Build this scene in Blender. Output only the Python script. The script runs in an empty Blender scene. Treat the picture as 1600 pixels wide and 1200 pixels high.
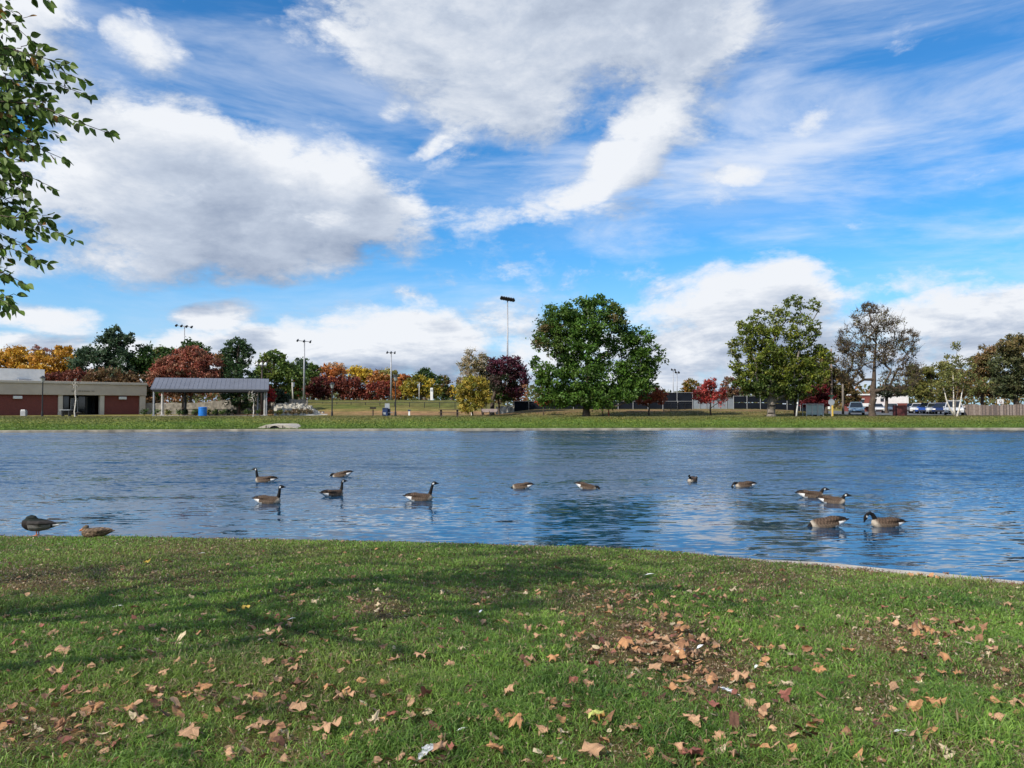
import bpy, math, random
import numpy as np
R = math.radians
SC = bpy.context.scene
COL = SC.collection
F_PX = 1186.0          # focal length of the photograph in its pixels (1600 wide)
CAM_Z = 2.15
TH = math.atan(34 / F_PX)
CT, ST = math.cos(TH), math.sin(TH)

# ------------------------------------------------------------------ helpers
def ray(px, py):
    a = (px - 800) / F_PX; b = (600 - py) / F_PX
    return np.array([a, CT - ST * b, ST + CT * b])
def at(px, py, Y):
    d = ray(px, py); return np.array([0, 0, CAM_Z]) + d * (Y / d[1])
def gx(px, Y): return (px - 800) / F_PX * Y
def project(P):
    P = np.asarray(P, float); q = P - np.array([0, 0, CAM_Z])
    f = q[..., 1] * CT + q[..., 2] * ST; u = -q[..., 1] * ST + q[..., 2] * CT
    f = np.where(np.abs(f) < 1e-6, 1e-6, f)
    return 800 + F_PX * q[..., 0] / f, 600 - F_PX * u / f, f
def sstep(a, b, x):
    t = np.clip((np.asarray(x, float) - a) / (b - a), 0, 1); return t * t * (3 - 2 * t)

NX = [-400, -75, -20, -8, -4, 0, 1.4, 2.6, 4.1, 6.0, 8.0, 11, 16, 24, 400]
NY = [15, 14, 12.4, 11.75, 11.5, 11.0, 10.75, 10.3, 9.7, 8.75, 7.3, 4.6, -1, -14, -60]
def y_near(x): return np.interp(x, NX, NY)
FX = [-400, -45, -20, 10, 40, 400]
FY = [58, 60.5, 64.5, 67.2, 68.0, 68.5]
def y_far(x): return np.interp(x, FX, FY)
def gz(x, y):
    x = np.asarray(x, float); y = np.asarray(y, float)
    dn = y_near(x) - y; df = y - y_far(x)
    near = 0.105 + 0.455 * np.clip(dn / 7, 0, 1) ** 0.85 + .075 * sstep(.1, .6, dn) * (1 - sstep(2.0, 4.5, x))
    near = near + 0.012 * np.sin(x * 2.1 + 1.3 * np.sin(y * 1.7)) * np.clip(dn, 0, 1)
    far = 0.14 + 0.83 * sstep(0.2, 13, df)
    far = far + 2.05 * sstep(97, 117, y) * sstep(-46, -34, x) * (1 - sstep(-6, 3, x))
    far = far + 0.72 * sstep(85, 96, y) * sstep(-4, 4, x) * (1 - sstep(33, 42, x))
    return np.where(dn >= 0, near, np.where(df >= 0, far, -0.8))
def hit(px, py):
    d = ray(px, py); t = np.linspace(2.0, 16, 2801)
    P = np.array([0, 0, CAM_Z])[None] + t[:, None] * d[None]
    g = gz(P[:, 0], P[:, 1]); k = np.argmax(P[:, 2] <= g)
    return P[k]

def link(o, parent=None):
    COL.objects.link(o)
    if parent is not None: o.parent = parent
    return o
def tag(o, label=None, cat=None, group=None, kind=None):
    if label: o['label'] = label
    if cat: o['category'] = cat
    if group: o['group'] = group
    if kind: o['kind'] = kind
    return o
def empty(name, loc, rz=0, **k):
    o = bpy.data.objects.new(name, None); o.location = tuple(float(v) for v in loc); o.rotation_euler = (0, 0, rz)
    o.empty_display_size = 0.3
    COL.objects.link(o); return tag(o, **k)

def np_mesh(name, V, quads=None, tris=None, mats=(), cols=None, smooth=False, fmi=None):
    V = np.asarray(V, np.float32).reshape(-1, 3)
    me = bpy.data.meshes.new(name)
    loops, starts, n = [], [], 0
    if quads is not None and len(quads):
        q = np.asarray(quads, np.int32).reshape(-1, 4); loops.append(q.ravel()); starts.append(np.arange(len(q)) * 4); n = len(q) * 4
    if tris is not None and len(tris):
        t = np.asarray(tris, np.int32).reshape(-1, 3); loops.append(t.ravel()); starts.append(n + np.arange(len(t)) * 3)
    L = np.concatenate(loops).astype(np.int32); S = np.concatenate(starts).astype(np.int32)
    me.vertices.add(len(V)); me.vertices.foreach_set('co', V.ravel())
    me.loops.add(len(L)); me.loops.foreach_set('vertex_index', L)
    me.polygons.add(len(S)); me.polygons.foreach_set('loop_start', S)
    for m in mats: me.materials.append(m)
    if fmi is not None: me.polygons.foreach_set('material_index', np.asarray(fmi, np.int32))
    if cols is not None:
        c = np.asarray(cols, np.float32)
        if c.shape[1] == 3: c = np.concatenate([c, np.ones((len(c), 1), np.float32)], 1)
        a = me.color_attributes.new('Col', 'FLOAT_COLOR', 'POINT'); a.data.foreach_set('color', c.ravel())
    me.update(calc_edges=True); me.validate()
    me.polygons.foreach_set('use_smooth', np.full(len(me.polygons), smooth))
    return me

class MB:
    """collects simple shapes into one mesh"""
    def __init__(s): s.v = []; s.f = []; s.m = []
    def poly(s, pts, faces, mi=0):
        b = len(s.v); s.v += [tuple(float(c) for c in p) for p in pts]
        for f in faces: s.f.append([b + i for i in f]); s.m.append(mi)
        return s
    def box(s, c, d, rz=0, mi=0, taper=1.0):
        x, y, z = d[0] / 2, d[1] / 2, d[2] / 2; ca, sa = math.cos(rz), math.sin(rz); P = []
        for k, (i, j) in [(k, q) for k in (-1, 1) for q in ((-1, -1), (1, -1), (1, 1), (-1, 1))]:
            t = taper if k > 0 else 1
            X, Y = i * x * t, j * y * t
            P.append((c[0] + X * ca - Y * sa, c[1] + X * sa + Y * ca, c[2] + k * z))
        return s.poly(P, [(3, 2, 1, 0), (4, 5, 6, 7), (0, 1, 5, 4), (1, 2, 6, 5), (2, 3, 7, 6), (3, 0, 4, 7)], mi)
    def tube(s, pts, rad, n=8, cap=True, mi=0, squash=None):
        pts = [np.asarray(p, float) for p in pts]
        if not hasattr(rad, '__len__'): rad = [rad] * len(pts)
        b = len(s.v); up = np.array([0, 0, 1.0])
        t0 = pts[-1] - pts[0]
        if abs(t0[2]) > 0.8 * np.linalg.norm(t0): up = np.array([1.0, 0, 0])
        for i, p in enumerate(pts):
            t = pts[min(i + 1, len(pts) - 1)] - pts[max(i - 1, 0)]; t = t / (np.linalg.norm(t) + 1e-9)
            a = np.cross(up, t); a /= (np.linalg.norm(a) + 1e-9); c = np.cross(t, a)
            for k in range(n):
                q = 2 * math.pi * k / n
                w = (1, 1) if squash is None else squash
                v = p + rad[i] * (a * math.cos(q) * w[0] + c * math.sin(q) * w[1]); s.v.append(tuple(v))
        for i in range(len(pts) - 1):
            for k in range(n):
                s.f.append([b + i * n + k, b + i * n + (k + 1) % n, b + (i + 1) * n + (k + 1) % n, b + (i + 1) * n + k]); s.m.append(mi)
        if cap:
            s.f.append([b + k for k in range(n)][::-1]); s.m.append(mi)
            s.f.append([b + (len(pts) - 1) * n + k for k in range(n)]); s.m.append(mi)
        return s
    def mesh(s, name, mats, smooth=False):
        me = bpy.data.meshes.new(name); me.from_pydata(s.v, [], s.f)
        for m in (mats if isinstance(mats, (list, tuple)) else [mats]): me.materials.append(m)
        me.polygons.foreach_set('material_index', s.m)
        me.polygons.foreach_set('use_smooth', [smooth] * len(s.f)); me.update(); return me
    def build(s, name, mats, parent=None, smooth=False, loc=None, bevel=0, **k):
        o = bpy.data.objects.new(name, s.mesh(name, mats, smooth)); link(o, parent)
        if loc is not None: o.location = tuple(float(v) for v in loc)
        if bevel:
            b = o.modifiers.new('bevel', 'BEVEL'); b.width = bevel; b.segments = 2; b.limit_method = 'ANGLE'
        return tag(o, **k)

def copy_tree(o, parent=None):
    kids = [c for c in bpy.data.objects if c.parent == o]
    c = o.copy(); COL.objects.link(c); c.parent = parent
    for ch in kids: copy_tree(ch, c)
    return c

# ------------------------------------------------------------------ materials
def nodes_of(m):
    m.use_nodes = True; nt = m.node_tree; nt.nodes.clear(); return nt
def mat(name, col, rough=0.7, var=0.25, scale=3.0, metal=0.0, spec=0.5, bump=0.0, bscale=None, col2=None):
    m = bpy.data.materials.new(name); nt = nodes_of(m); N = nt.nodes; L = nt.links
    out = N.new('ShaderNodeOutputMaterial'); p = N.new('ShaderNodeBsdfPrincipled'); L.new(p.outputs[0], out.inputs[0])
    tc = N.new('ShaderNodeTexCoord'); nz = N.new('ShaderNodeTexNoise'); nz.inputs['Scale'].default_value = scale; nz.inputs['Detail'].default_value = 6
    L.new(tc.outputs['Object'], nz.inputs['Vector'])
    r = N.new('ShaderNodeValToRGB'); L.new(nz.outputs[0], r.inputs[0])
    c2 = col2 if col2 else tuple(c * (1 - var) for c in col); c1 = tuple(min(1, c * (1 + var * .6)) for c in col)
    r.color_ramp.elements[0].position = .3; r.color_ramp.elements[1].position = .7
    r.color_ramp.elements[0].color = (*c2, 1); r.color_ramp.elements[1].color = (*c1, 1)
    L.new(r.outputs[0], p.inputs['Base Color'])
    p.inputs['Roughness'].default_value = rough; p.inputs['Metallic'].default_value = metal; p.inputs['Specular IOR Level'].default_value = spec
    if bump:
        n2 = N.new('ShaderNodeTexNoise'); n2.inputs['Scale'].default_value = bscale or scale * 6; L.new(tc.outputs['Object'], n2.inputs['Vector'])
        b = N.new('ShaderNodeBump'); b.inputs['Distance'].default_value = bump; L.new(n2.outputs[0], b.inputs['Height']); L.new(b.outputs[0], p.inputs['Normal'])
    return m
def attr_mat(name, rough=0.7, transl=0.0, spec=0.3, nscale=None, namp=0.3, tint=(1, 1, 1), sat=1.0):
    m = bpy.data.materials.new(name); nt = nodes_of(m); N = nt.nodes; L = nt.links
    out = N.new('ShaderNodeOutputMaterial'); p = N.new('ShaderNodeBsdfPrincipled')
    a = N.new('ShaderNodeAttribute'); a.attribute_name = 'Col'; c = a.outputs['Color']
    if nscale:
        tc = N.new('ShaderNodeTexCoord'); nz = N.new('ShaderNodeTexNoise'); nz.inputs['Scale'].default_value = nscale; nz.inputs['Detail'].default_value = 5
        L.new(tc.outputs['Object'], nz.inputs['Vector'])
        mr = N.new('ShaderNodeMapRange'); mr.inputs['From Min'].default_value = .3; mr.inputs['From Max'].default_value = .7
        mr.inputs['To Min'].default_value = 1 - namp; mr.inputs['To Max'].default_value = 1 + namp; L.new(nz.outputs[0], mr.inputs['Value'])
        mx = N.new('ShaderNodeVectorMath'); mx.operation = 'SCALE'; L.new(c, mx.inputs[0]); L.new(mr.outputs[0], mx.inputs['Scale']); c = mx.outputs[0]
    L.new(c, p.inputs['Base Color']); p.inputs['Roughness'].default_value = rough; p.inputs['Specular IOR Level'].default_value = spec
    if transl:
        t = N.new('ShaderNodeBsdfTranslucent'); L.new(c, t.inputs[0]); ms = N.new('ShaderNodeMixShader'); ms.inputs[0].default_value = transl
        L.new(p.outputs[0], ms.inputs[1]); L.new(t.outputs[0], ms.inputs[2]); L.new(ms.outputs[0], out.inputs[0])
    else: L.new(p.outputs[0], out.inputs[0])
    return m

M = {}
M['foliage'] = attr_mat('foliage', rough=.55, transl=.3, spec=.3)
M['grass'] = attr_mat('grass_blades', rough=.5, transl=.35, spec=.3)
M['bark'] = mat('bark', (.080, .058, .042), .9, .45, 5, bump=.02, bscale=14)
M['bark_grey'] = mat('bark_grey', (.17, .145, .12), .9, .5, 4, bump=.02, bscale=14)
M['bark_white'] = mat('bark_white', (.62, .58, .52), .8, .45, 5, bump=.01)
M['concrete'] = mat('concrete', (.42, .38, .32), .85, .3, 4, bump=.004, bscale=60)
M['concrete_far'] = mat('concrete_far', (.30, .27, .21), .85, .5, 1.2)
M['asphalt'] = mat('asphalt', (.09, .09, .092), .9, .2, 2)
M['path'] = mat('path_concrete', (.36, .33, .29), .9, .2, 1.5)
M['stucco'] = mat('stucco_beige', (.50, .43, .34), .85, .1, 1.0)
M['stucco_trim'] = mat('stucco_trim', (.56, .50, .41), .85, .1, 1.0)
M['white'] = mat('white_paint', (.72, .72, .70), .5, .1, 2)
M['roof_blue'] = mat('roof_metal', (.155, .165, .195), .55, .12, .6, metal=.2)
M['steel'] = mat('galvanised_steel', (.33, .34, .36), .5, .15, 4, metal=.4)
M['black'] = mat('black_metal', (.015, .015, .017), .5, .3, 5)
M['darkgrey'] = mat('dark_interior', (.012, .012, .014), .6, .4, 2)
M['glass'] = mat('dark_glass', (.012, .016, .02), .06, .2, 2, spec=.8)
M['screen'] = mat('windscreen_fabric', (.011, .014, .021), .95, .3, .8, spec=.05)
M['bluebarrel'] = mat('blue_plastic', (.01, .16, .55), .4, .15, 3)
M['navy'] = mat('navy_plastic', (.012, .03, .10), .4, .2, 3)
M['wood'] = mat('weathered_wood', (.20, .155, .13), .85, .35, 6)
M['wood_dark'] = mat('dark_wood', (.05, .035, .03), .8, .35, 6)
M['redpaint'] = mat('red_paint', (.40, .07, .04), .6, .2, 4)
M['dumpster'] = mat('maroon_paint', (.13, .035, .035), .6, .25, 3)
M['yellow'] = mat('yellow_paint', (.62, .42, .08), .6, .15, 4)
M['signgreen'] = mat('sign_green', (.02, .16, .08), .4, .1, 3)
M['signback'] = mat('sign_back', (.42, .44, .46), .4, .15, 3, metal=.5)
M['shelterglass'] = mat('shelter_glass', (.33, .44, .45), .15, .12, 2)
M['tyre'] = mat('tyre_rubber', (.015, .015, .015), .8, .2, 5)
M['rim'] = mat('wheel_rim', (.4, .4, .42), .3, .1, 5, metal=.8)
M['lamp'] = mat('headlight_glass', (.8, .8, .78), .1, .05, 5)
M['rock'] = mat('limestone_rock', (.42, .40, .35), .9, .45, 1.6, bump=.1, bscale=3, col2=(.17, .16, .13))
M['stonewall'] = mat('stone_wall', (.22, .20, .165), .9, .4, 2.5, bump=.05, bscale=5, col2=(.12, .11, .09))
M['feather'] = mat('white_feather', (.75, .77, .78), .7, .1, 60)
M['amber'] = mat('orange_skin', (.55, .15, .03), .5, .2, 20)

def brick_mat():
    m = bpy.data.materials.new('red_brick'); nt = nodes_of(m); N = nt.nodes; L = nt.links
    out = N.new('ShaderNodeOutputMaterial'); p = N.new('ShaderNodeBsdfPrincipled'); L.new(p.outputs[0], out.inputs[0])
    tc = N.new('ShaderNodeTexCoord'); sp = N.new('ShaderNodeSeparateXYZ'); L.new(tc.outputs['Object'], sp.inputs[0])
    cb = N.new('ShaderNodeCombineXYZ'); L.new(sp.outputs[0], cb.inputs[0]); L.new(sp.outputs[2], cb.inputs[1])
    b = N.new('ShaderNodeTexBrick'); L.new(cb.outputs[0], b.inputs['Vector']); b.inputs['Scale'].default_value = 4.2
    b.inputs['Color1'].default_value = (.20, .045, .032, 1); b.inputs['Color2'].default_value = (.13, .030, .024, 1); b.inputs['Mortar'].default_value = (.17, .09, .07, 1)
    b.inputs['Mortar Size'].default_value = .012
    L.new(b.outputs['Color'], p.inputs['Base Color']); p.inputs['Roughness'].default_value = .85
    return m
M['brick'] = brick_mat()

# ------------------------------------------------------------------ world: sky with clouds
SUN_EL = R(38)
SUN_AZ = math.atan2(-0.78, -0.63)       # azimuth of the sun measured from +Y towards +X
sun_dir = np.array([math.sin(SUN_AZ) * math.cos(SUN_EL), math.cos(SUN_AZ) * math.cos(SUN_EL), math.sin(SUN_EL)])
def build_world():
    w = bpy.data.worlds.new('World'); SC.world = w; w.use_nodes = True; nt = w.node_tree; nt.nodes.clear()
    def mk(tree):
        def m(op, a, b=None, c=None, clamp=False):
            n = tree.nodes.new('ShaderNodeMath'); n.operation = op; n.use_clamp = clamp
            for i, v in enumerate((a, b, c)):
                if v is None: continue
                if isinstance(v, (int, float)): n.inputs[i].default_value = v
                else: tree.links.new(v, n.inputs[i])
            return n.outputs[0]
        return m
    def noise(tree, vec, scale, detail=5, rough=.55, lac=2.0, dist=0.0):
        n = tree.nodes.new('ShaderNodeTexNoise'); n.inputs['Scale'].default_value = scale; n.inputs['Detail'].default_value = detail
        n.inputs['Roughness'].default_value = rough; n.inputs['Lacunarity'].default_value = lac; n.inputs['Distortion'].default_value = dist
        tree.links.new(vec, n.inputs['Vector']); return n
    def vmul(tree, v, s):
        n = tree.nodes.new('ShaderNodeVectorMath'); n.operation = 'MULTIPLY'; tree.links.new(v, n.inputs[0]); n.inputs[1].default_value = s; return n.outputs[0]
    def vadd(tree, a, b):
        n = tree.nodes.new('ShaderNodeVectorMath'); n.operation = 'ADD'; tree.links.new(a, n.inputs[0])
        if isinstance(b, tuple): n.inputs[1].default_value = b
        else: tree.links.new(b, n.inputs[1])
        return n.outputs[0]
    def sm(tree, v, a, b):
        n = tree.nodes.new('ShaderNodeMapRange'); n.interpolation_type = 'SMOOTHSTEP'; tree.links.new(v, n.inputs['Value'])
        n.inputs['From Min'].default_value = a; n.inputs['From Max'].default_value = b; return n.outputs[0]
    # cloud density as a function of (azimuth, elevation) and direction
    g = bpy.data.node_groups.new('cloud_density', 'ShaderNodeTree')
    g.interface.new_socket('Dir', in_out='INPUT', socket_type='NodeSocketVector')
    g.interface.new_socket('Raw', in_out='OUTPUT', socket_type='NodeSocketFloat')
    gi = g.nodes.new('NodeGroupInput'); go = g.nodes.new('NodeGroupOutput'); gm = mk(g); L = g.links
    D = gi.outputs[0]
    warp = noise(g, D, 5.0, 2, .5)
    wv = vmul(g, vadd(g, warp.outputs['Color'], (-.5, -.5, -.5)), (.16, .16, .10))
    Dw = vadd(g, D, wv)
    s = g.nodes.new('ShaderNodeSeparateXYZ'); L.new(Dw, s.inputs[0])
    az = gm('ARCTAN2', s.outputs[0], s.outputs[1]); el = gm('ARCTAN2', s.outputs[2], gm('SQRT', gm('ADD', gm('MULTIPLY', s.outputs[0], s.outputs[0]), gm('MULTIPLY', s.outputs[1], s.outputs[1]))))
    cb = g.nodes.new('ShaderNodeCombineXYZ'); L.new(az, cb.inputs[0]); L.new(el, cb.inputs[1])
    # px, py, half width px, half height px, tilt deg, weight
    blobs = CLOUDS
    tot = None
    for (px, py, a, b, rot, wt) in blobs:
        d = ray(px, py); d2 = ray(px + a, py); A = math.atan2(d[0], d[1]); E = math.atan2(d[2], math.hypot(d[0], d[1]))
        k = math.cos(A) / F_PX; sc = math.cos(A)
        mp = g.nodes.new('ShaderNodeMapping'); mp.vector_type = 'TEXTURE'; L.new(cb.outputs[0], mp.inputs['Vector'])
        mp.inputs['Location'].default_value = (A, E, 0); mp.inputs['Rotation'].default_value = (0, 0, R(rot)); mp.inputs['Scale'].default_value = (a * k * sc, b * k, 1)
        gr = g.nodes.new('ShaderNodeTexGradient'); gr.gradient_type = 'SPHERICAL'; L.new(mp.outputs[0], gr.inputs[0])
        v = gm('MULTIPLY_ADD', gr.outputs['Fac'], wt, tot if tot is not None else 0.0); tot = v
    # behind the camera: a generic broken sky
    sd = g.nodes.new('ShaderNodeSeparateXYZ'); L.new(D, sd.inputs[0])
    back = gm('MULTIPLY', sm(g, sd.outputs[1], .25, -.25), .45)
    tot = gm('ADD', tot, back)
    flat = vmul(g, D, (1, 1, 2.0))
    n1 = noise(g, flat, 4.2, 9, .62, 2.1, .25)
    soft = gm('MULTIPLY_ADD', gm('POWER', gm('MAXIMUM', tot, 0.0), .6), 1.0, -.10)
    raw = gm('ADD', soft, gm('MULTIPLY', gm('SUBTRACT', n1.outputs[0], .5), 3.3))
    L.new(raw, go.inputs[0])
    # ---- main tree
    m = mk(nt); L = nt.links; N = nt.nodes
    tc = N.new('ShaderNodeTexCoord'); D = tc.outputs['Generated']
    s = N.new('ShaderNodeSeparateXYZ'); L.new(D, s.inputs[0])
    def dens(off=None):
        gn = N.new('ShaderNodeGroup'); gn.node_tree = g
        L.new(D if off is None else vadd(nt, D, off), gn.inputs[0]); return gn.outputs[0]
    low0 = dens(); d1 = dens((-.030, -.012, .036))
    flat = vmul(nt, D, (1, 1, 2.0)); n2 = noise(nt, flat, 15, 6, .62, 2.1, .2)
    vo = N.new('ShaderNodeTexVoronoi'); vo.feature = 'F1'; vo.inputs['Scale'].default_value = 12
    vo.inputs['Detail'].default_value = 2; vo.inputs['Roughness'].default_value = .55; vo.inputs['Lacunarity'].default_value = 2.3; vo.normalize = True
    L.new(vadd(nt, flat, vmul(nt, n2.outputs['Color'], (.12, .12, .12))), vo.inputs['Vector'])
    bil = m('SUBTRACT', vo.outputs['Distance'], .32)
    fineN = m('SUBTRACT', n2.outputs[0], .5)
    d0 = m('ADD', m('ADD', low0, m('MULTIPLY', fineN, .8)), m('MULTIPLY', bil, -1.3))
    cov = sm(nt, d0, .02, .86)
    # thin cirrus streaks
    rotm = N.new('ShaderNodeMapping'); rotm.inputs['Rotation'].default_value = (0, R(12), 0); rotm.inputs['Scale'].default_value = (1.1, 1.1, 4.6)
    L.new(D, rotm.inputs[0])
    c1 = noise(nt, rotm.outputs[0], 2.4, 8, .58, 2.1, .35)
    el = s.outputs[2]
    band = m('MULTIPLY', sm(nt, el, .02, .16), sm(nt, el, .62, .30))
    cirrus = m('MULTIPLY', sm(nt, c1.outputs[0], .44, .74), m('MULTIPLY_ADD', band, .55, .22))
    side = sm(nt, s.outputs[0], -.35, .35)
    cirrus = m('MULTIPLY', cirrus, m('MULTIPLY_ADD', side, .45, .62))
    # second layer: streaks fanning the other way in the upper left / right
    rm2 = N.new('ShaderNodeMapping'); rm2.inputs['Rotation'].default_value = (0, R(-28), R(10)); rm2.inputs['Scale'].default_value = (1.0, 1.2, 5.0)
    L.new(D, rm2.inputs[0]); c2 = noise(nt, rm2.outputs[0], 2.0, 6, .6, 2.1, .35)
    cir2 = m('MULTIPLY', m('MULTIPLY', sm(nt, c2.outputs[0], .46, .75), .48), sm(nt, el, .12, .34))
    cirrus = m('MAXIMUM', cirrus, cir2)
    # cloud tone: lit on the side facing the sun, grey in the thick and lower parts
    shade = m('SUBTRACT', d1, low0)                                  # >0: more cloud towards the sun/up
    thick = sm(nt, d0, .65, 1.9)
    dk = m('ADD', m('MULTIPLY', thick, .42), m('MULTIPLY', shade, .55))
    dk = m('ADD', dk, m('MULTIPLY', fineN, -.75)); dk = m('ADD', dk, m('MULTIPLY', bil, 1.1))
    lowb = noise(nt, vmul(nt, D, (1, 1, 4.2)), 6.5, 6, .6, 2.1, .4)
    dk = m('ADD', dk, m('MULTIPLY', m('MULTIPLY', sm(nt, el, .20, .07), m('SUBTRACT', lowb.outputs[0], .47)), 2.6))
    dk = m('ADD', dk, .27, clamp=True)
    cr = N.new('ShaderNodeValToRGB'); L.new(dk, cr.inputs[0]); e = cr.color_ramp.elements
    e[0].position = 0; e[0].color = (.86, .89, .94, 1); e[1].position = 1; e[1].color = (.24, .31, .45, 1)
    x = cr.color_ramp.elements.new(.42); x.color = (.54, .61, .73, 1)
    sky = N.new('ShaderNodeTexSky'); sky.sky_type = 'NISHITA'; sky.sun_disc = False; sky.sun_elevation = SUN_EL
    sky.sun_rotation = SUN_AZ; sky.air_density = 1.0; sky.dust_density = .15; sky.ozone_density = 1.6
    hs = N.new('ShaderNodeHueSaturation'); hs.inputs['Saturation'].default_value = SKY_SAT; hs.inputs['Hue'].default_value = .495; L.new(sky.outputs[0], hs.inputs['Color'])
    sc_ = N.new('ShaderNodeVectorMath'); sc_.operation = 'SCALE'; tn = N.new('ShaderNodeVectorMath'); tn.operation = 'MULTIPLY'; tn.inputs[1].default_value = (.33, .80, 1.16); L.new(hs.outputs[0], tn.inputs[0])
    L.new(tn.outputs[0], sc_.inputs[0]); sc_.inputs['Scale'].default_value = SKY_K
    def mix(f, a, b):
        n = N.new('ShaderNodeMix'); n.data_type = 'RGBA'; L.new(f, n.inputs[0])
        for i, v in ((6, a), (7, b)):
            if isinstance(v, tuple): n.inputs[i].default_value = v
            else: L.new(v, n.inputs[i])
        return n.outputs[2]
    col = mix(cirrus, sc_.outputs[0], (.80, .86, .97, 1))
    hz = m('MULTIPLY', sm(nt, el, .22, .0), .75)
    col = mix(hz, col, (.50, .66, .88, 1))
    col = mix(cov, col, cr.outputs[0])
    bg = N.new('ShaderNodeBackground'); bg.inputs['Strength'].default_value = 0.1
    up = N.new('ShaderNodeVectorMath'); up.operation = 'SCALE'; L.new(col, up.inputs[0]); up.inputs['Scale'].default_value = 8.6
    L.new(up.outputs[0], bg.inputs['Color']); out = N.new('ShaderNodeOutputWorld'); L.new(bg.outputs[0], out.inputs[0])
    w.cycles.sampling_method = 'MANUAL'; w.cycles.sample_map_resolution = 512

SKY_SAT = 1.10; SKY_K = 0.14
CLOUDS = [
    # great cumulus at the top centre
    (760, 30, 330, 150, 0, 1.5), (960, 60, 260, 130, 10, 1.5), (760, 150, 150, 70, -10, .9), (600, 20, 200, 90, -20, .9), (1090, 20, 130, 110, 0, .8),
    (850, -160, 620, 160, 0, 1.4),
    # bright tongue below it
    (1065, 190, 130, 66, 25, 1.1), (985, 232, 110, 50, 25, .85), (915, 278, 70, 32, 20, .6),
    # left big cloud
    (270, 290, 260, 120, 8, 1.5), (470, 320, 220, 100, -5, 1.35), (170, 235, 190, 80, 15, .7), (380, 400, 260, 50, -3, 1.0), (560, 260, 130, 60, -25, .7), (290, 215, 90, 50, 0, .6),
    # upper left
    (30, 60, 150, 130, 0, .9), (245, 95, 75, 60, -40, 1.05), (100, 140, 110, 60, 0, .45), (-80, 330, 170, 160, 0, 1.0),
    # small puffs
    (690, 218, 50, 26, 20, .8), (590, 150, 40, 24, 0, .7), (1275, 185, 70, 40, 30, .9), (1150, 300, 50, 22, 0, .5), (630, 458, 60, 20, 0, .8), (740, 340, 70, 35, 0, .45),
    # horizon banks
    (70, 485, 110, 30, 0, 1.15), (350, 483, 90, 22, 0, 1.1), (520, 540, 330, 66, 3, 1.5), (720, 515, 170, 55, 0, 1.1), (250, 540, 240, 45, 0, .9), (400, 590, 700, 70, 0, .8), (1200, 590, 700, 70, 0, .9), (640, 550, 300, 60, 0, .8),
    (420, 350, 300, 100, 0, 1.1), (60, 320, 200, 100, 0, 1.3), (150, 400, 200, 45, 0, .8), (560, 340, 130, 80, 0, .8), (600, 330, 140, 70, -10, .7), (180, 370, 220, 90, 0, .9), (1100, 110, 120, 70, 20, .7),
    (1160, 470, 180, 75, 3, 1.55), (1080, 530, 260, 66, 0, 1.2), (1290, 520, 130, 55, 0, .9), (1500, 480, 190, 50, 6, 1.25), (1600, 520, 200, 60, 0, 1.0), (30, 560, 200, 50, 0, .8),
]
build_world()

sun = bpy.data.lights.new('sun', 'SUN'); sun.energy = 4.9; sun.angle = R(.55); sun.color = (1.0, .93, .83)
so = bpy.data.objects.new('sun', sun); COL.objects.link(so)
from mathutils import Vector, Matrix
so.rotation_euler = Vector(sun_dir).to_track_quat('Z', 'Y').to_euler()

cam = bpy.data.cameras.new('camera'); cam.lens = 36 * F_PX / 1600; cam.sensor_width = 36; cam.clip_end = 5000; cam.clip_start = .05
co = bpy.data.objects.new('camera', cam); COL.objects.link(co); co.location = (0, 0, CAM_Z); co.rotation_euler = (math.pi / 2 + TH, 0, 0); SC.camera = co

# ------------------------------------------------------------------ ground
rng = np.random.default_rng(7)
def vnoise(x, y, s, seed=0):
    r = np.random.default_rng(seed); T = r.random((64, 64)); u = np.asarray(x) / s + 31.7; v = np.asarray(y) / s + 17.3
    iu = np.floor(u).astype(int); iv = np.floor(v).astype(int); fu = u - iu; fv = v - iv; fu = fu * fu * (3 - 2 * fu); fv = fv * fv * (3 - 2 * fv)
    a = T[iu % 64, iv % 64]; b = T[(iu + 1) % 64, iv % 64]; c = T[iu % 64, (iv + 1) % 64]; d = T[(iu + 1) % 64, (iv + 1) % 64]
    return (a * (1 - fu) + b * fu) * (1 - fv) + (c * (1 - fu) + d * fu) * fv
PATCH = [  # bare worn patches in the near lawn (px, py, half width px, half height px, strength)
    (1010, 1010, 120, 55, 1.0), (1110, 1060, 90, 60, .9), (930, 950, 90, 30, .7), (1390, 1000, 120, 40, .6), (1370, 1110, 60, 60, .7), (600, 955, 60, 28, .8),
    (60, 1140, 130, 60, .65), (440, 1180, 90, 30, .7), (60, 905, 110, 25, .7), (1180, 905, 160, 22, .6), (250, 900, 150, 18, .5), (1480, 1180, 60, 30, .5), (960, 1180, 60, 25, .5),
    (760, 930, 60, 16, .5), (1560, 1050, 60, 40, .5), (330, 1085, 60, 25, .4), (1200, 1120, 70, 40, .5)]
def bare(x, y):
    px, py, f = project(np.stack([x, y, gz(x, y)], -1)); w = np.zeros(len(px))
    for a, b, c, d, s in PATCH:
        w = np.maximum(w, s * .88 * np.clip(1.3 - np.sqrt(((px - a) / c) ** 2 + ((py - b) / d) ** 2), 0, 1))
    n = vnoise(x, y, .35, 3) * .6 + vnoise(x, y, .11, 4) * .4
    n2 = vnoise(x, y, 1.1, 5)
    return np.clip(w * (.45 + n) + .9 * np.clip(n * .6 + n2 * .5 - .62, 0, 1), 0, 1)

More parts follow.
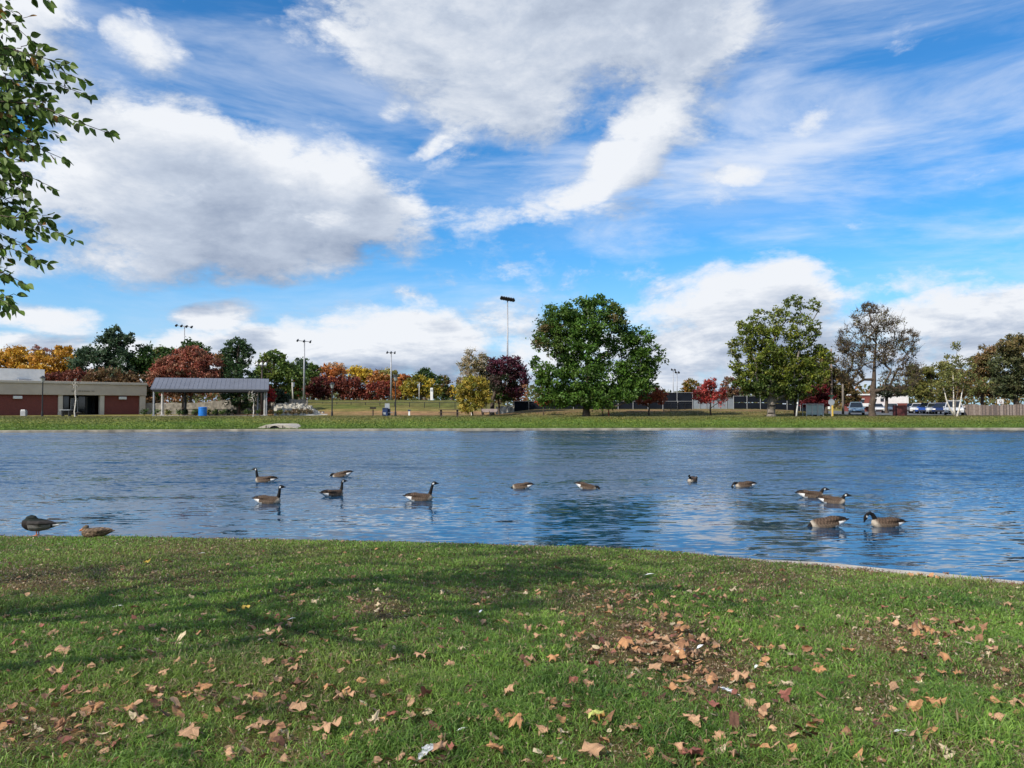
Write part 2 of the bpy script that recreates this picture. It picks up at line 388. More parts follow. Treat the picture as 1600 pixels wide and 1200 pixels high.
xs = np.unique(np.concatenate([np.linspace(-14, 14, 113), np.linspace(-75, 75, 151), -np.geomspace(75, 1500, 14), np.geomspace(75, 1500, 14)]))
tn = np.concatenate([-np.geomspace(900, 13, 9), -np.linspace(12.6, .6, 61), [-.35, -.18, -.02, .0]])
tf = np.concatenate([[0, .02, .25, .6], np.linspace(1, 14, 27), np.linspace(15, 70, 60), np.geomspace(72, 1500, 16)])
V = []; rows = 0
X = xs
for t in tn: V.append(np.stack([X, y_near(X) + t, gz(X, y_near(X) + min(t, -1e-4))], 1))
V.append(np.stack([X, y_near(X) + .1, np.full_like(X, -.8)], 1)); V.append(np.stack([X, y_far(X) - .1, np.full_like(X, -.8)], 1))
for t in tf: V.append(np.stack([X, y_far(X) + t, gz(X, y_far(X) + max(t, 1e-4))], 1))
nr, nc = len(V), len(xs); V = np.concatenate(V)
ii, jj = np.meshgrid(np.arange(nr - 1), np.arange(nc - 1), indexing='ij'); a = (ii * nc + jj).ravel()
Q = np.stack([a, a + 1, a + nc + 1, a + nc], 1)
x, y = V[:, 0], V[:, 1]; df = y - y_far(x); dn = y_near(x) - y
green = np.array([.09, .145, .028]); olive = np.array([.155, .150, .052]); soil = np.array([.085, .062, .035]); tan = np.array([.21, .155, .085])
C = np.empty((len(V), 3)); C[:] = np.array([.075, .080, .032])
far = df > -1
g1 = sstep(5, 14, df + 4 * (vnoise(x, y, 5, 1) - .5))[:, None]
Cf = green * (1 - g1) + olive * g1
mul = (sstep(86, 91, y) * (1 - sstep(96, 101, y)) * sstep(-26, -14, x) * (1 - sstep(38, 44, x)))[:, None]   # mulch and bare earth in front of the courts
Cf = Cf * (1 - .75 * mul) + np.array([.12, .085, .055]) * .75 * mul
br = (sstep(94, 97, y) * (1 - sstep(101, 106, y)) * sstep(-48, -38, x) * (1 - sstep(-6, 2, x)))[:, None]
Cf = Cf * (1 - .8 * br) + np.array([.20, .13, .085]) * .8 * br
hill = (sstep(102, 108, y) * sstep(-48, -38, x) * (1 - sstep(-6, 2, x)))[:, None]; Cf = Cf * (1 - hill) + np.array([.085, .095, .034]) * hill
C = np.where(far[:, None], Cf, C)
nb = (~far) & (np.abs(x) < 14) & (y > 0)
bb = np.zeros(len(x)); bb[nb] = bare(x[nb], y[nb])
C = C * (1 - bb[:, None]) + np.array([.115, .085, .050]) * bb[:, None]
me = np_mesh('ground', V, Q, mats=[attr_mat('ground_turf', .95, 0, .1, nscale=.9, namp=.35)], cols=C, smooth=True)
def ground_detail():
    m = me.materials[0]; nt = m.node_tree; N = nt.nodes; L = nt.links
    p = [n for n in N if n.type == 'BSDF_PRINCIPLED'][0]; src = p.inputs['Base Color'].links[0].from_socket
    tc = N.new('ShaderNodeTexCoord')
    n1 = N.new('ShaderNodeTexNoise'); n1.inputs['Scale'].default_value = 38; n1.inputs['Detail'].default_value = 6; n1.inputs['Roughness'].default_value = .7; L.new(tc.outputs['Object'], n1.inputs[0])
    r = N.new('ShaderNodeValToRGB'); L.new(n1.outputs[0], r.inputs[0]); e = r.color_ramp.elements
    e[0].position = .3; e[0].color = (.45, .42, .38, 1); e[1].position = .72; e[1].color = (1.9, 1.7, 1.5, 1)
    mx = N.new('ShaderNodeMix'); mx.data_type = 'RGBA'; mx.blend_type = 'MULTIPLY'; mx.inputs[0].default_value = 1; L.new(src, mx.inputs[6]); L.new(r.outputs[0], mx.inputs[7])
    mp = N.new('ShaderNodeMapping'); mp.inputs['Scale'].default_value = (.12, .5, 1); L.new(tc.outputs['Object'], mp.inputs[0])
    n2 = N.new('ShaderNodeTexNoise'); n2.inputs['Scale'].default_value = 1.3; n2.inputs['Detail'].default_value = 7; L.new(mp.outputs[0], n2.inputs[0])
    r2 = N.new('ShaderNodeValToRGB'); L.new(n2.outputs[0], r2.inputs[0]); e = r2.color_ramp.elements
    e[0].position = .35; e[0].color = (.8, .95, .7, 1); e[1].position = .68; e[1].color = (1.35, 1.12, 1.2, 1)
    m2 = N.new('ShaderNodeMix'); m2.data_type = 'RGBA'; m2.blend_type = 'MULTIPLY'; m2.inputs[0].default_value = 1; L.new(mx.outputs[2], m2.inputs[6]); L.new(r2.outputs[0], m2.inputs[7])
    L.new(m2.outputs[2], p.inputs['Base Color'])
    b = N.new('ShaderNodeBump'); b.inputs['Distance'].default_value = .02; L.new(n1.outputs[0], b.inputs['Height']); L.new(b.outputs[0], p.inputs['Normal'])
ground_detail()
tag(link(bpy.data.objects.new('ground', me)), kind='structure', label='grass covered ground of the pond park')

# kerbs along both shores
def kerb(name, yfun, side, w, top, x0, x1, n, m, label):
    X = np.linspace(x0, x1, n); mb = MB(); P = []
    jit = .012 * np.sin(X * 1.9) + .008 * np.sin(X * 5.1)
    for x, j in zip(X, jit):
        y = float(yfun(x)); e = .02; tpz = top + j * .4
        prof = [(-w, -.5), (-w, tpz - .012), (-w + e, tpz), (-e, tpz), (0, tpz - .02), (0.01, -.5)]
        # normal direction of the shore
        dy = float(yfun(x + .5) - yfun(x - .5)); l = math.hypot(1, dy); nx, ny = -dy / l * side, 1 / l * side
        P += [(x + nx * (q + j), y + ny * (q + j), z) for q, z in prof]
    k = 6; F = [(i * k + a, i * k + a + 1, (i + 1) * k + a + 1, (i + 1) * k + a) for i in range(n - 1) for a in range(k - 1)]
    mb.poly(P, F); return mb.build(name, m, kind='structure', label=label)
kerb('kerb', lambda x: y_near(x) + .05, 1, .26, .135, -74, 22, 600, M['concrete'], 'worn concrete kerb along the near shore of the pond')
kerb('kerb', lambda x: y_far(x) - .05, -1, .45, .17, -140, 140, 420, M['concrete_far'], 'pale concrete kerb along the far shore of the pond')

# ------------------------------------------------------------------ water
WAVE = .62
def water():
    m = bpy.data.materials.new('pond_water'); nt = nodes_of(m); N = nt.nodes; L = nt.links
    out = N.new('ShaderNodeOutputMaterial'); p = N.new('ShaderNodeBsdfPrincipled'); L.new(p.outputs[0], out.inputs[0])
    p.inputs['Base Color'].default_value = (.002, .033, .078, 1); p.inputs['Roughness'].default_value = .03; p.inputs['IOR'].default_value = 1.6; p.inputs['Specular Tint'].default_value = (.58, .88, 1.0, 1)
    tc = N.new('ShaderNodeTexCoord')
    def vm(op, a, b):
        n = N.new('ShaderNodeVectorMath'); n.operation = op
        for i, v in enumerate((a, b)):
            if v is None: continue
            if isinstance(v, (tuple, float)):
                if op == 'SCALE' and i == 1: n.inputs['Scale'].default_value = v
                else: n.inputs[i].default_value = v
            else: L.new(v, n.inputs['Scale' if op == 'SCALE' and i == 1 else i])
        return n.outputs[0]
    # each layer gives a surface slope (x, y) directly, so far ripples keep their steepness
    def slope(sx, sy, rot, sc, det, ax, ay, dist=0., w=0.):
        mp = N.new('ShaderNodeMapping'); mp.inputs['Rotation'].default_value = (0, 0, R(rot)); mp.inputs['Scale'].default_value = (sx, sy, 1); mp.inputs['Location'].default_value = (w, w * 2, w); L.new(tc.outputs['Object'], mp.inputs[0])
        n = N.new('ShaderNodeTexNoise'); n.inputs['Scale'].default_value = sc; n.inputs['Detail'].default_value = det; n.inputs['Roughness'].default_value = .55; n.inputs['Distortion'].default_value = dist
        L.new(mp.outputs[0], n.inputs[0])
        return vm('MULTIPLY', vm('SUBTRACT', n.outputs['Color'], (.5, .5, .5)), (ax, ay, 0.))
    t = slope(.25, 1, 9, 3.2, 2, WAVE * .35, WAVE * .75, .5, 3.)
    t = vm('ADD', t, slope(.28, 1, -11, 9.5, 3, WAVE * .6, WAVE * 1.25, .4, 7.))
    t = vm('ADD', t, slope(.35, 1, 16, .8, 1, WAVE * .2, WAVE * .4, 0., 11.))
    mp = N.new('ShaderNodeMapping'); mp.inputs['Scale'].default_value = (.5, 1, 1); L.new(tc.outputs['Object'], mp.inputs[0])
    pt = N.new('ShaderNodeTexNoise'); pt.inputs['Scale'].default_value = .13; pt.inputs['Detail'].default_value = 3; L.new(mp.outputs[0], pt.inputs[0])
    mr = N.new('ShaderNodeMapRange'); L.new(pt.outputs[0], mr.inputs[0]); mr.inputs[1].default_value = .35; mr.inputs[2].default_value = .65; mr.inputs[3].default_value = .7; mr.inputs[4].default_value = 1.2
    # sheltered by both banks, wind-roughened in the middle of the pond
    sy = N.new('ShaderNodeSeparateXYZ'); L.new(tc.outputs['Object'], sy.inputs[0])
    def ramp(v, a, b, c, d):
        n = N.new('ShaderNodeMapRange'); n.interpolation_type = 'SMOOTHSTEP'; L.new(v, n.inputs[0]); n.inputs[1].default_value = a; n.inputs[2].default_value = b; n.inputs[3].default_value = c; n.inputs[4].default_value = d; return n.outputs[0]
    def mm(op, a, b):
        n = N.new('ShaderNodeMath'); n.operation = op
        for i, v in enumerate((a, b)):
            if isinstance(v, float): n.inputs[i].default_value = v
            else: L.new(v, n.inputs[i])
        return n.outputs[0]
    wind = mm('MULTIPLY', mm('MULTIPLY', ramp(sy.outputs[1], 13., 24., .0, 1.), ramp(sy.outputs[1], 50., 68., 1., .45)), mr.outputs[0])
    fine = slope(.35, 1, 4, 15., 3, WAVE * .7, WAVE * 1.3, .3, 5.)
    t = vm('ADD', vm('SCALE', t, mm('ADD', mm('MULTIPLY', wind, .65), .31)), vm('SCALE', fine, mm('ADD', mm('MULTIPLY', wind, .9), .10)))
    gust = vm('ADD', slope(.22, 1, 5, .95, 3, WAVE * .35, WAVE * 1.0, .3, 13.), slope(.3, 1, -6, .33, 3, WAVE * .15, WAVE * .3, .2, 17.))
    t = vm('ADD', t, vm('SCALE', gust, mm('MULTIPLY', wind, .9)))
    bias = N.new('ShaderNodeCombineXYZ'); L.new(mm('MULTIPLY', wind, -.13), bias.inputs[1]); t = vm('ADD', t, bias.outputs[0])
    nn = N.new('ShaderNodeVectorMath'); nn.operation = 'NORMALIZE'; L.new(vm('ADD', t, (0., 0., 1.)), nn.inputs[0]); L.new(nn.outputs[0], p.inputs['Normal'])
    mb = MB(); X = np.linspace(-300, 300, 121); P = []
    for x in X: P += [(x, float(y_near(x)) - .15, 0), (x, float(y_far(x)) + .15, 0)]
    mb.poly(P, [(2 * i, 2 * i + 2, 2 * i + 3, 2 * i + 1) for i in range(120)])
    mb.build('water', m, kind='structure', label='rippled blue pond water')
water()

# paths and road on the far side
def strip(name, pts, w, m, label, lift=.012):
    mb = MB(); P = []
    pts = [np.array(p, float) for p in pts]; Q = []
    for a, b in zip(pts[:-1], pts[1:]):
        n = max(2, int(np.linalg.norm(b - a) / 1.5)); Q += [a + (b - a) * t for t in np.linspace(0, 1, n, endpoint=False)]
    Q.append(pts[-1])
    for i, q in enumerate(Q):
        t = Q[min(i + 1, len(Q) - 1)] - Q[max(i - 1, 0)]; t /= np.linalg.norm(t); n = np.array([-t[1], t[0]])
        for s in (-1, -.5, 0, .5, 1):
            e = q + n * s * w / 2; P.append((e[0], e[1], float(gz(e[0], e[1])) + lift))
    F = [(i * 5 + a, (i + 1) * 5 + a, (i + 1) * 5 + a + 1, i * 5 + a + 1) for i in range(len(Q) - 1) for a in range(4)]
    return mb.poly(P, F).build(name, m, kind='structure', label=label)
strip('path', [(gx(-250, 78), 78), (gx(0, 83), 83), (gx(170, 86), 86), (gx(230, 86), 86)], 1.8, M['path'], 'pale footpath in front of the brick building')
strip('path', [(gx(430, 88.5), 88.5), (gx(520, 89), 89), (gx(610, 89), 89), (gx(700, 92), 92)], 1.8, M['path'], 'pale footpath behind the lamp posts')
strip('road', [(gx(1320, 88), 91), (gx(1700, 88), 91)], 7, M['asphalt'], 'asphalt road behind the far lawn')
strip('parking_lot', [(62, 92), (62, 170)], 44, M['asphalt'], 'asphalt parking lot beyond the road', lift=.03)

# ------------------------------------------------------------------ trees
def skeleton(base, split, top, targets, rg, r0, lean=0.):
    nodes = []; par = []
    nseg = 4
    for i in range(nseg + 1):
        t = i / nseg; nodes.append(base + (split - base) * t + rg.normal(0, .02, 3) * (np.linalg.norm(split - base)) * (0 < i < nseg) * np.array([1, 1, 0])); par.append(i - 1)
    if top is not None:
        for i in range(1, 6):
            t = i / 5; nodes.append(split + (top - split) * t + rg.normal(0, .018, 3) * np.linalg.norm(top - split) * np.array([1, 1, 0])); par.append(len(nodes) - 2)
    order = np.argsort(np.linalg.norm(targets - split, axis=1)); first = nseg
    tips = []
    for k in order:
        t = targets[k]; Nn = np.array(nodes[first:]); v = t - Nn; d = np.linalg.norm(v, axis=1)
        cost = d + 1.1 * np.maximum(0, .35 * np.hypot(v[:, 0], v[:, 1]) - v[:, 2])
        j = int(np.argmin(cost)) + first; a = nodes[j]; dist = np.linalg.norm(t - a)
        n = int(np.clip(dist / (.12 * max(1, np.linalg.norm(top - split) if top is not None else 3)), 1, 4)); p = j
        for s in range(1, n + 1):
            u = s / n; q = a + (t - a) * u + np.array([0, 0, -.05 * dist * math.sin(math.pi * u)]) + (rg.normal(0, .05, 3) * dist if s < n else 0)
            nodes.append(q); par.append(p); p = len(nodes) - 1
        tips.append(p)
    w = np.zeros(len(nodes)); w[tips] = 1
    for i in range(len(nodes) - 1, 0, -1): w[par[i]] += w[i]
    w = np.maximum(w, .6)
    rad = r0 * (w / w[0]) ** .56
    if top is not None:
        for i in range(5, 10): rad[i] = max(rad[i] * .8, r0 * (1 - (i - 4) / 5.6) ** 1.2 * .85)
        rad[10:] = np.minimum(rad[10:], r0 * .42)
    rad[:5] = np.maximum(rad[:5], r0 * .92); rad[0] *= 1.35
    return np.array(nodes), np.array(par), rad
def cones(nodes, par, rad, n=6, rmin=.01):
    idx = np.arange(1, len(nodes)); A = nodes[par[idx]]; B = nodes[idx]; rb = np.maximum(rad[idx], rmin); ra = np.maximum(np.minimum(rad[par[idx]], rb * 1.35 + .0), rmin)
    ra = np.where(par[idx] < 5, rad[par[idx]] * 1.0, ra); ra = np.where((idx > 10) & (par[idx] < 5), rb * 1.5, ra)
    T = B - A; ln = np.linalg.norm(T, axis=1, keepdims=True) + 1e-9; T /= ln
    ref = np.where(np.abs(T[:, 2:3]) > .9, np.array([[1., 0, 0]]), np.array([[0., 0, 1]])); U = np.cross(ref, T); U /= np.linalg.norm(U, axis=1, keepdims=True); W = np.cross(T, U)
    q = np.arange(n) * 2 * math.pi / n; ring = U[:, None] * np.cos(q)[None, :, None] + W[:, None] * np.sin(q)[None, :, None]
    V = np.stack([A[:, None] + ring * ra[:, None, None], B[:, None] + ring * rb[:, None, None]], 1)
    k = np.arange(n); base = (np.arange(len(idx)) * 2 * n)[:, None]
    Q = np.stack([base + k, base + (k + 1) % n, base + n + (k + 1) % n, base + n + k], -1)
    return V.reshape(-1, 3), Q.reshape(-1, 4)
def leaf_quads(P, size, rg, C, stretch=1.5, flat=.0):
    n = len(P); A = rg.normal(size=(n, 3)); A[:, 2] *= (1 - flat * .4); A /= np.linalg.norm(A, axis=1, keepdims=True)
    B = rg.normal(size=(n, 3)); B -= A * (A * B).sum(1, keepdims=True); B /= np.linalg.norm(B, axis=1, keepdims=True)
    s = (size * rg.uniform(.6, 1.35, n))[:, None] * .5
    V = np.stack([P - A * s * stretch, P - B * s * .8 + A * s * .1, P + A * s * stretch, P + B * s * .8 + A * s * .1], 1)
    Q = np.arange(n * 4).reshape(-1, 4); Cc = np.repeat(C, 4, axis=0)
    return V.reshape(-1, 3), Q, Cc
tseed = [100]
LEAF_K = .78
def tree(name, label, px, depth, lobes, pal, leaf=.32, dens=1.0, trunk=.25, split_py=None, base_z=None, clump=.30, sparse=0.0, cat='tree', group=None, bark='bark', skel=60, leader=True, filt=None, cap=26000, lobe_cols=None, lobe_d={}, rdep=.85, ns=6, trunk_px=None):
    tseed[0] += 1; rg = np.random.default_rng(tseed[0])
    leaf = leaf * (LEAF_K if leaf > .15 and cap > 100 else 1)
    bx = gx(px, depth); bz = float(gz(bx, depth)) if base_z is None else base_z; base = np.array([bx, depth, bz - .05])
    k = depth / F_PX; cl = []; cr = []; cc = []; pal = np.array(pal, float)
    zt = -9; 
    for li, (cx, cy, rx, ry) in enumerate(lobes):
        c = at(cx, cy, depth); c[1] += rg.uniform(-.25, .25) * rx * k; RX, RZ = rx * k, ry * k; RY = rdep * .5 * (RX + RZ)
        rc = clump * min(RX, RZ, 3.2) ** .8 * 1.05
        ld = lobe_d.get(li, 1.0)
        n = int(max(6, ld * dens * 3.6 * (RX * RY * RZ) ** (2 / 3) / rc ** 2)); d = rg.normal(size=(n, 3)); d /= np.linalg.norm(d, axis=1, keepdims=True)
        r = rg.uniform(.35, 1.0, n) ** .6
        P = c + d * r[:, None] * np.array([RX, RY, RZ]) * .93
        ok = P[:, 2] > bz + .3; P = P[ok]; n = len(P)
        zt = max(zt, c[2] + RZ)
        cl.append(P); cr.append(np.full(n, rc) * rg.uniform(.7, 1.25, n))
        pp = pal if not lobe_cols or lobe_cols.get(li) is None else np.array(lobe_cols[li], float)
        w = rg.dirichlet(np.full(len(pp), .5), n); cc.append(w @ pp * rg.uniform(.75, 1.25, (n, 1)))
    cl = np.concatenate(cl); cr = np.concatenate(cr); cc = np.concatenate(cc)
    if filt is not None: ok = filt(cl); cl, cr, cc = cl[ok], cr[ok], cc[ok]
    per = (1 - sparse) * 9.5 * (cr / leaf) ** 2 * dens
    per = rg.poisson(np.maximum(per, 2)); tot = per.sum()
    if tot > cap: per = (per * cap / tot).astype(int) + 1
    idx = np.repeat(np.arange(len(cl)), per); o = rg.normal(size=(len(idx), 3)); o *= (cr[idx] * .52)[:, None] * np.array([1, 1, .72])
    P = cl[idx] + o; P[:, 2] = np.maximum(P[:, 2], bz + .08)
    Cv = cc[idx] * rg.uniform(.72, 1.3, (len(idx), 1)) * (1 + rg.normal(0, .06, (len(idx), 3)))
    V, Q, Cc = leaf_quads(P, leaf, rg, np.clip(Cv, .004, 1))
    if split_py is None:
        lowest = min(cy + ry for _, cy, _, ry in lobes); split_py = lowest - .15 * (lowest - min(cy - ry for _, cy, _, ry in lobes))
    sz = max(at(px, split_py, depth)[2], bz + .4); split = np.array([bx + rg.normal(0, .05), depth, sz])
    mc = np.average(cl, axis=0, weights=cr); top = split + (np.array([mc[0], mc[1], max(zt * .8 + sz * .2, sz + .5)]) - split) * .85 if leader else None
    ksel = rg.permutation(len(cl))[:skel]
    nd, pa, ra = skeleton(base, split, top, cl[ksel], rg, trunk)
    root = empty(name, base + np.array([0, 0, .05]), label=label, cat=cat, group=group); off = np.array([base[0], base[1], base[2] + .05])
    tv, tq = cones(nd, pa, ra, ns, .012 if depth < 60 else .02)
    if sparse > .3 and trunk > .1:
        nt_ = int(len(cl) * 7); ki = rg.integers(0, len(cl), nt_); A_ = cl[ki] + rg.normal(0, .25, (nt_, 3)) * cr[ki][:, None]; dd = A_ - np.array([bx, depth, sz]); dd /= np.linalg.norm(dd, axis=1, keepdims=True); B_ = A_ + (dd + rg.normal(0, .6, (nt_, 3))) * cr[ki][:, None] * .9
        nd2 = np.empty((2 * nt_, 3)); nd2[0::2] = A_; nd2[1::2] = B_; T_ = B_ - A_; T_ /= np.linalg.norm(T_, axis=1, keepdims=True); U_ = np.cross(T_, [0, 1., 0]); U_ /= np.linalg.norm(U_, axis=1, keepdims=True) + 1e-6; W_ = np.cross(T_, U_)
        rr = .018; ring = np.stack([U_ * rr, (-U_ * .5 + W_ * .87) * rr, (-U_ * .5 - W_ * .87) * rr], 1); v2 = np.concatenate([A_[:, None] + ring, B_[:, None] + ring * .4], 1).reshape(-1, 3); b2 = (np.arange(nt_) * 6)[:, None] + len(tv)
        q2 = np.stack([np.concatenate([b2 + i, b2 + (i + 1) % 3, b2 + 3 + (i + 1) % 3, b2 + 3 + i], 1) for i in range(3)], 1).reshape(-1, 4); tv = np.concatenate([tv, v2]); tq = np.concatenate([tq, q2])
    link(bpy.data.objects.new('trunk', np_mesh('trunk', tv - off, tq, mats=[M[bark]], smooth=True)), root)
    link(bpy.data.objects.new('crown', np_mesh('crown', V - off, Q, mats=[M['foliage']], cols=Cc)), root)
    return root

G_DK = [(.028, .060, .012), (.040, .085, .018), (.060, .110, .022)]
G_MID = [(.045, .095, .018), (.075, .135, .024), (.11, .16, .03)]
G_OL = [(.10, .12, .02), (.15, .15, .03), (.06, .09, .018), (.20, .16, .04)]
G_PINE = [(.025, .055, .018), (.045, .085, .025)]
YEL = [(.50, .27, .03), (.60, .36, .04), (.34, .21, .035), (.42, .20, .03)]
YEL2 = [(.62, .42, .04), (.66, .48, .07), (.40, .30, .05)]
ORG = [(.42, .13, .03), (.36, .16, .04), (.30, .10, .03)]
RED = [(.36, .05, .03), (.26, .04, .03), (.42, .10, .05), (.20, .06, .03)]
MAR = [(.11, .028, .022), (.16, .045, .03), (.075, .022, .02)]
BRN = [(.15, .085, .04), (.11, .07, .035), (.20, .10, .04), (.08, .075, .03)]
PINK = [(.30, .14, .10), (.22, .12, .09)]
gB = 'autumn trees standing beyond the far lawn'
B = lambda *a, **k: tree(*a, **{**dict(group=gB, skel=24, ns=5), **k})
# --- left block behind the brick building
B('deciduous_tree', 'golden yellow tree cut by the left edge, behind the brick building', 10, 128, [(5, 572, 48, 34), (-45, 575, 45, 36), (25, 555, 22, 18)], YEL, leaf=.42)
B('deciduous_tree', 'golden yellow tree behind the middle of the brick building roof', 82, 126, [(75, 575, 40, 30), (105, 568, 26, 26), (55, 590, 30, 20), (100, 548, 16, 10)], YEL, leaf=.42)
B('deciduous_tree', 'pinkish brown treetop rising behind the yellow trees', 68, 150, [(60, 552, 14, 14), (78, 556, 14, 12)], PINK, leaf=.4, dens=.8)
B('evergreen_tree', 'tall dark green tree with a spiky top, rising above the brick building', 172, 122, [(172, 542, 26, 24), (150, 570, 34, 28), (190, 570, 34, 32), (178, 522, 14, 14), (200, 528, 12, 10), (135, 556, 16, 14), (165, 595, 50, 20)], [(.035, .07, .035), (.06, .10, .05), (.08, .12, .06)], leaf=.42)
B('evergreen_tree', 'dark green round tree between the spiky tree and the red maple', 228, 124, [(228, 565, 34, 30), (215, 590, 36, 30), (250, 580, 26, 30), (228, 620, 30, 26)], G_DK, leaf=.42)
B('deciduous_tree', 'dark maroon tree low behind the brick building roof', 95, 116, [(95, 592, 40, 12), (120, 590, 24, 13)], MAR + [(.25, .08, .04)], leaf=.36)
B('deciduous_tree', 'brown leafed tree low behind the right end of the brick building', 170, 114, [(165, 592, 36, 18), (200, 598, 30, 18), (225, 620, 20, 26)], BRN, leaf=.36)
B('evergreen_tree', 'rounded dark green treetop right behind the red maple', 300, 126, [(300, 547, 24, 18), (320, 552, 12, 12), (262, 552, 16, 12), (300, 590, 40, 30)], G_DK, leaf=.42)
B('deciduous_tree', 'yellow green treetop behind the left of the red maple', 250, 132, [(250, 552, 18, 12)], G_MID + [(.25, .2, .04)], leaf=.4)
tree('maple_tree', 'broad red maple spreading over the metal roofed pavilion', 289, 97, [(290, 568, 42, 26), (262, 582, 30, 22), (322, 575, 24, 24), (290, 600, 48, 22), (300, 552, 24, 12), (250, 595, 18, 14)], [(.36, .095, .06), (.30, .075, .05), (.20, .10, .06), (.13, .09, .045), (.44, .17, .11)],
     leaf=.26, dens=1.1, trunk=.3, split_py=628, skel=90, lobe_cols={3: [(.14, .07, .04), (.25, .06, .04), (.08, .06, .03)]})
tree('pine_tree', 'dark pine with a tufted open top behind the pavilion', 372, 99, [(372, 540, 22, 12), (358, 550, 16, 9), (388, 552, 14, 9), (368, 568, 26, 14), (375, 590, 34, 24), (378, 618, 38, 20)], G_PINE + [(.06, .11, .04)], leaf=.26, trunk=.22, skel=60, clump=.26)
B('deciduous_tree', 'rusty brown treetop between the red maple and the pine', 347, 120, [(348, 562, 12, 14), (345, 590, 18, 20)], [(.22, .11, .04), (.12, .09, .03)], leaf=.4)
B('deciduous_tree', 'bright green tree behind the right end of the pavilion', 428, 118, [(430, 575, 32, 24), (412, 595, 26, 24), (452, 592, 28, 28), (430, 556, 16, 10), (445, 618, 30, 16)], [(.06, .11, .02), (.11, .17, .03), (.16, .20, .04)], leaf=.38)
B('bush', 'scarlet bush beside the right end of the pavilion', 420, 101, [(421, 616, 9, 14)], [(.40, .03, .03), (.25, .02, .02)], leaf=.25, cat='bush')
B('evergreen_tree', 'blackish low evergreen beside the scarlet bush', 438, 104, [(436, 618, 14, 14), (446, 625, 12, 8)], [(.02, .035, .018), (.03, .05, .025)], leaf=.3)
B('deciduous_tree', 'small scarlet treetop beside the white utility pole', 462, 130, [(463, 598, 13, 13), (458, 612, 16, 12)], [(.40, .06, .03), (.3, .05, .03)], leaf=.34)
B('conical_tree', 'green conical tree between the scarlet and orange treetops', 488, 128, [(489, 580, 12, 14), (484, 600, 16, 22), (498, 605, 16, 18)], G_MID, leaf=.36)
B('deciduous_tree', 'bluish green treetop behind the second floodlight mast', 470, 142, [(470, 572, 16, 14), (462, 585, 18, 16)], [(.05, .09, .04), (.08, .13, .06)], leaf=.38)
B('deciduous_tree', 'orange red tree left of the dark red trees', 512, 134, [(508, 584, 18, 16), (528, 588, 16, 16), (505, 600, 18, 14)], ORG + [(.5, .2, .06)], leaf=.36)
B('deciduous_tree', 'pale grey orange treetop half bare', 535, 142, [(532, 578, 14, 12), (520, 574, 20, 8)], [(.45, .28, .16), (.3, .2, .14)], leaf=.3, dens=.7)
B('dark_red_tree', 'wide dark red tree standing on the grass berm', 505, 124, [(505, 605, 28, 18), (490, 612, 20, 14)], MAR + [(.24, .045, .035)], leaf=.34)
B('dark_red_tree', 'dark red tree with two pale trunks right of the widest one', 545, 124, [(545, 608, 26, 18), (530, 600, 18, 12), (552, 598, 14, 10)], [(.28, .07, .04), (.18, .045, .03), (.12, .035, .025)], leaf=.34)
B('deciduous_tree', 'bright yellow tree above the dark red ones', 560, 140, [(558, 582, 18, 12), (570, 588, 16, 14)], YEL2, leaf=.36)
B('deciduous_tree', 'orange tree right of the bright yellow one', 590, 136, [(590, 595, 18, 17), (604, 600, 14, 16)], ORG + [(.3, .18, .05)], leaf=.36)
B('dark_red_tree', 'rusty red tree left of the third floodlight mast', 585, 124, [(582, 612, 24, 14), (600, 608, 12, 16)], RED + MAR, leaf=.34)
B('deciduous_tree', 'pale yellow green tree behind the third floodlight mast', 608, 142, [(606, 588, 16, 13), (618, 596, 12, 14)], [(.35, .30, .09), (.22, .22, .07)], leaf=.36)
B('deciduous_tree', 'rust orange tree behind the right lamp post', 634, 132, [(632, 598, 15, 14), (625, 614, 14, 10)], ORG, leaf=.36)
B('deciduous_tree', 'yellow green tree right of the right lamp post', 658, 126, [(655, 603, 26, 18), (640, 612, 18, 12), (672, 610, 20, 12)], [(.45, .32, .03), (.28, .24, .03), (.14, .15, .03)], leaf=.36)
B('deciduous_tree', 'dark green round treetop behind the yellow green tree', 664, 140, [(664, 587, 16, 13), (672, 595, 14, 12)], G_DK, leaf=.36)
B('deciduous_tree', 'dark green and rust tree next to the white sign pylon', 692, 134, [(692, 597, 12, 13), (690, 612, 18, 12)], G_DK + [(.28, .12, .03)], leaf=.36)
B('deciduous_tree', 'small yellow treetop behind the birch clump', 706, 140, [(706, 612, 9, 9)], YEL2, leaf=.34)
# --- centre clump
tree('birch_tree', 'half bare pale birch behind the yellow shrub', 738, 93, [(742, 560, 20, 18), (730, 575, 18, 18), (752, 580, 20, 20), (735, 600, 24, 18)], [(.38, .30, .18), (.30, .22, .09), (.14, .13, .04)], leaf=.2, dens=.75, trunk=.12, sparse=.35, bark='bark_white', skel=90)
tree('deciduous_tree', 'olive brown tree between the birch and the purple tree', 755, 95, [(755, 570, 18, 16), (765, 590, 22, 20), (730, 600, 16, 18)], G_OL + [(.2, .1, .05)], leaf=.26, trunk=.14)
tree('yellow_shrub', 'tall yellow green shrub beside the picnic table', 739, 86, [(742, 605, 26, 20), (733, 628, 22, 18), (755, 622, 16, 16), (728, 610, 14, 16)], [(.42, .30, .04), (.26, .23, .04), (.16, .18, .035), (.50, .36, .06)], leaf=.22, trunk=.10, split_py=644, cat='shrub', skel=70)
tree('plum_tree', 'purple leafed tree behind the park bench', 769, 90, [(795, 572, 24, 20), (812, 592, 18, 22), (785, 595, 26, 22), (775, 572, 14, 14), (808, 612, 14, 12)], [(.085, .020, .038), (.12, .03, .05), (.055, .018, .026)], leaf=.24, trunk=.28, split_py=624,
     lobe_cols={2: [(.08, .02, .035), (.03, .05, .02), (.035, .04, .02)]}, skel=80)
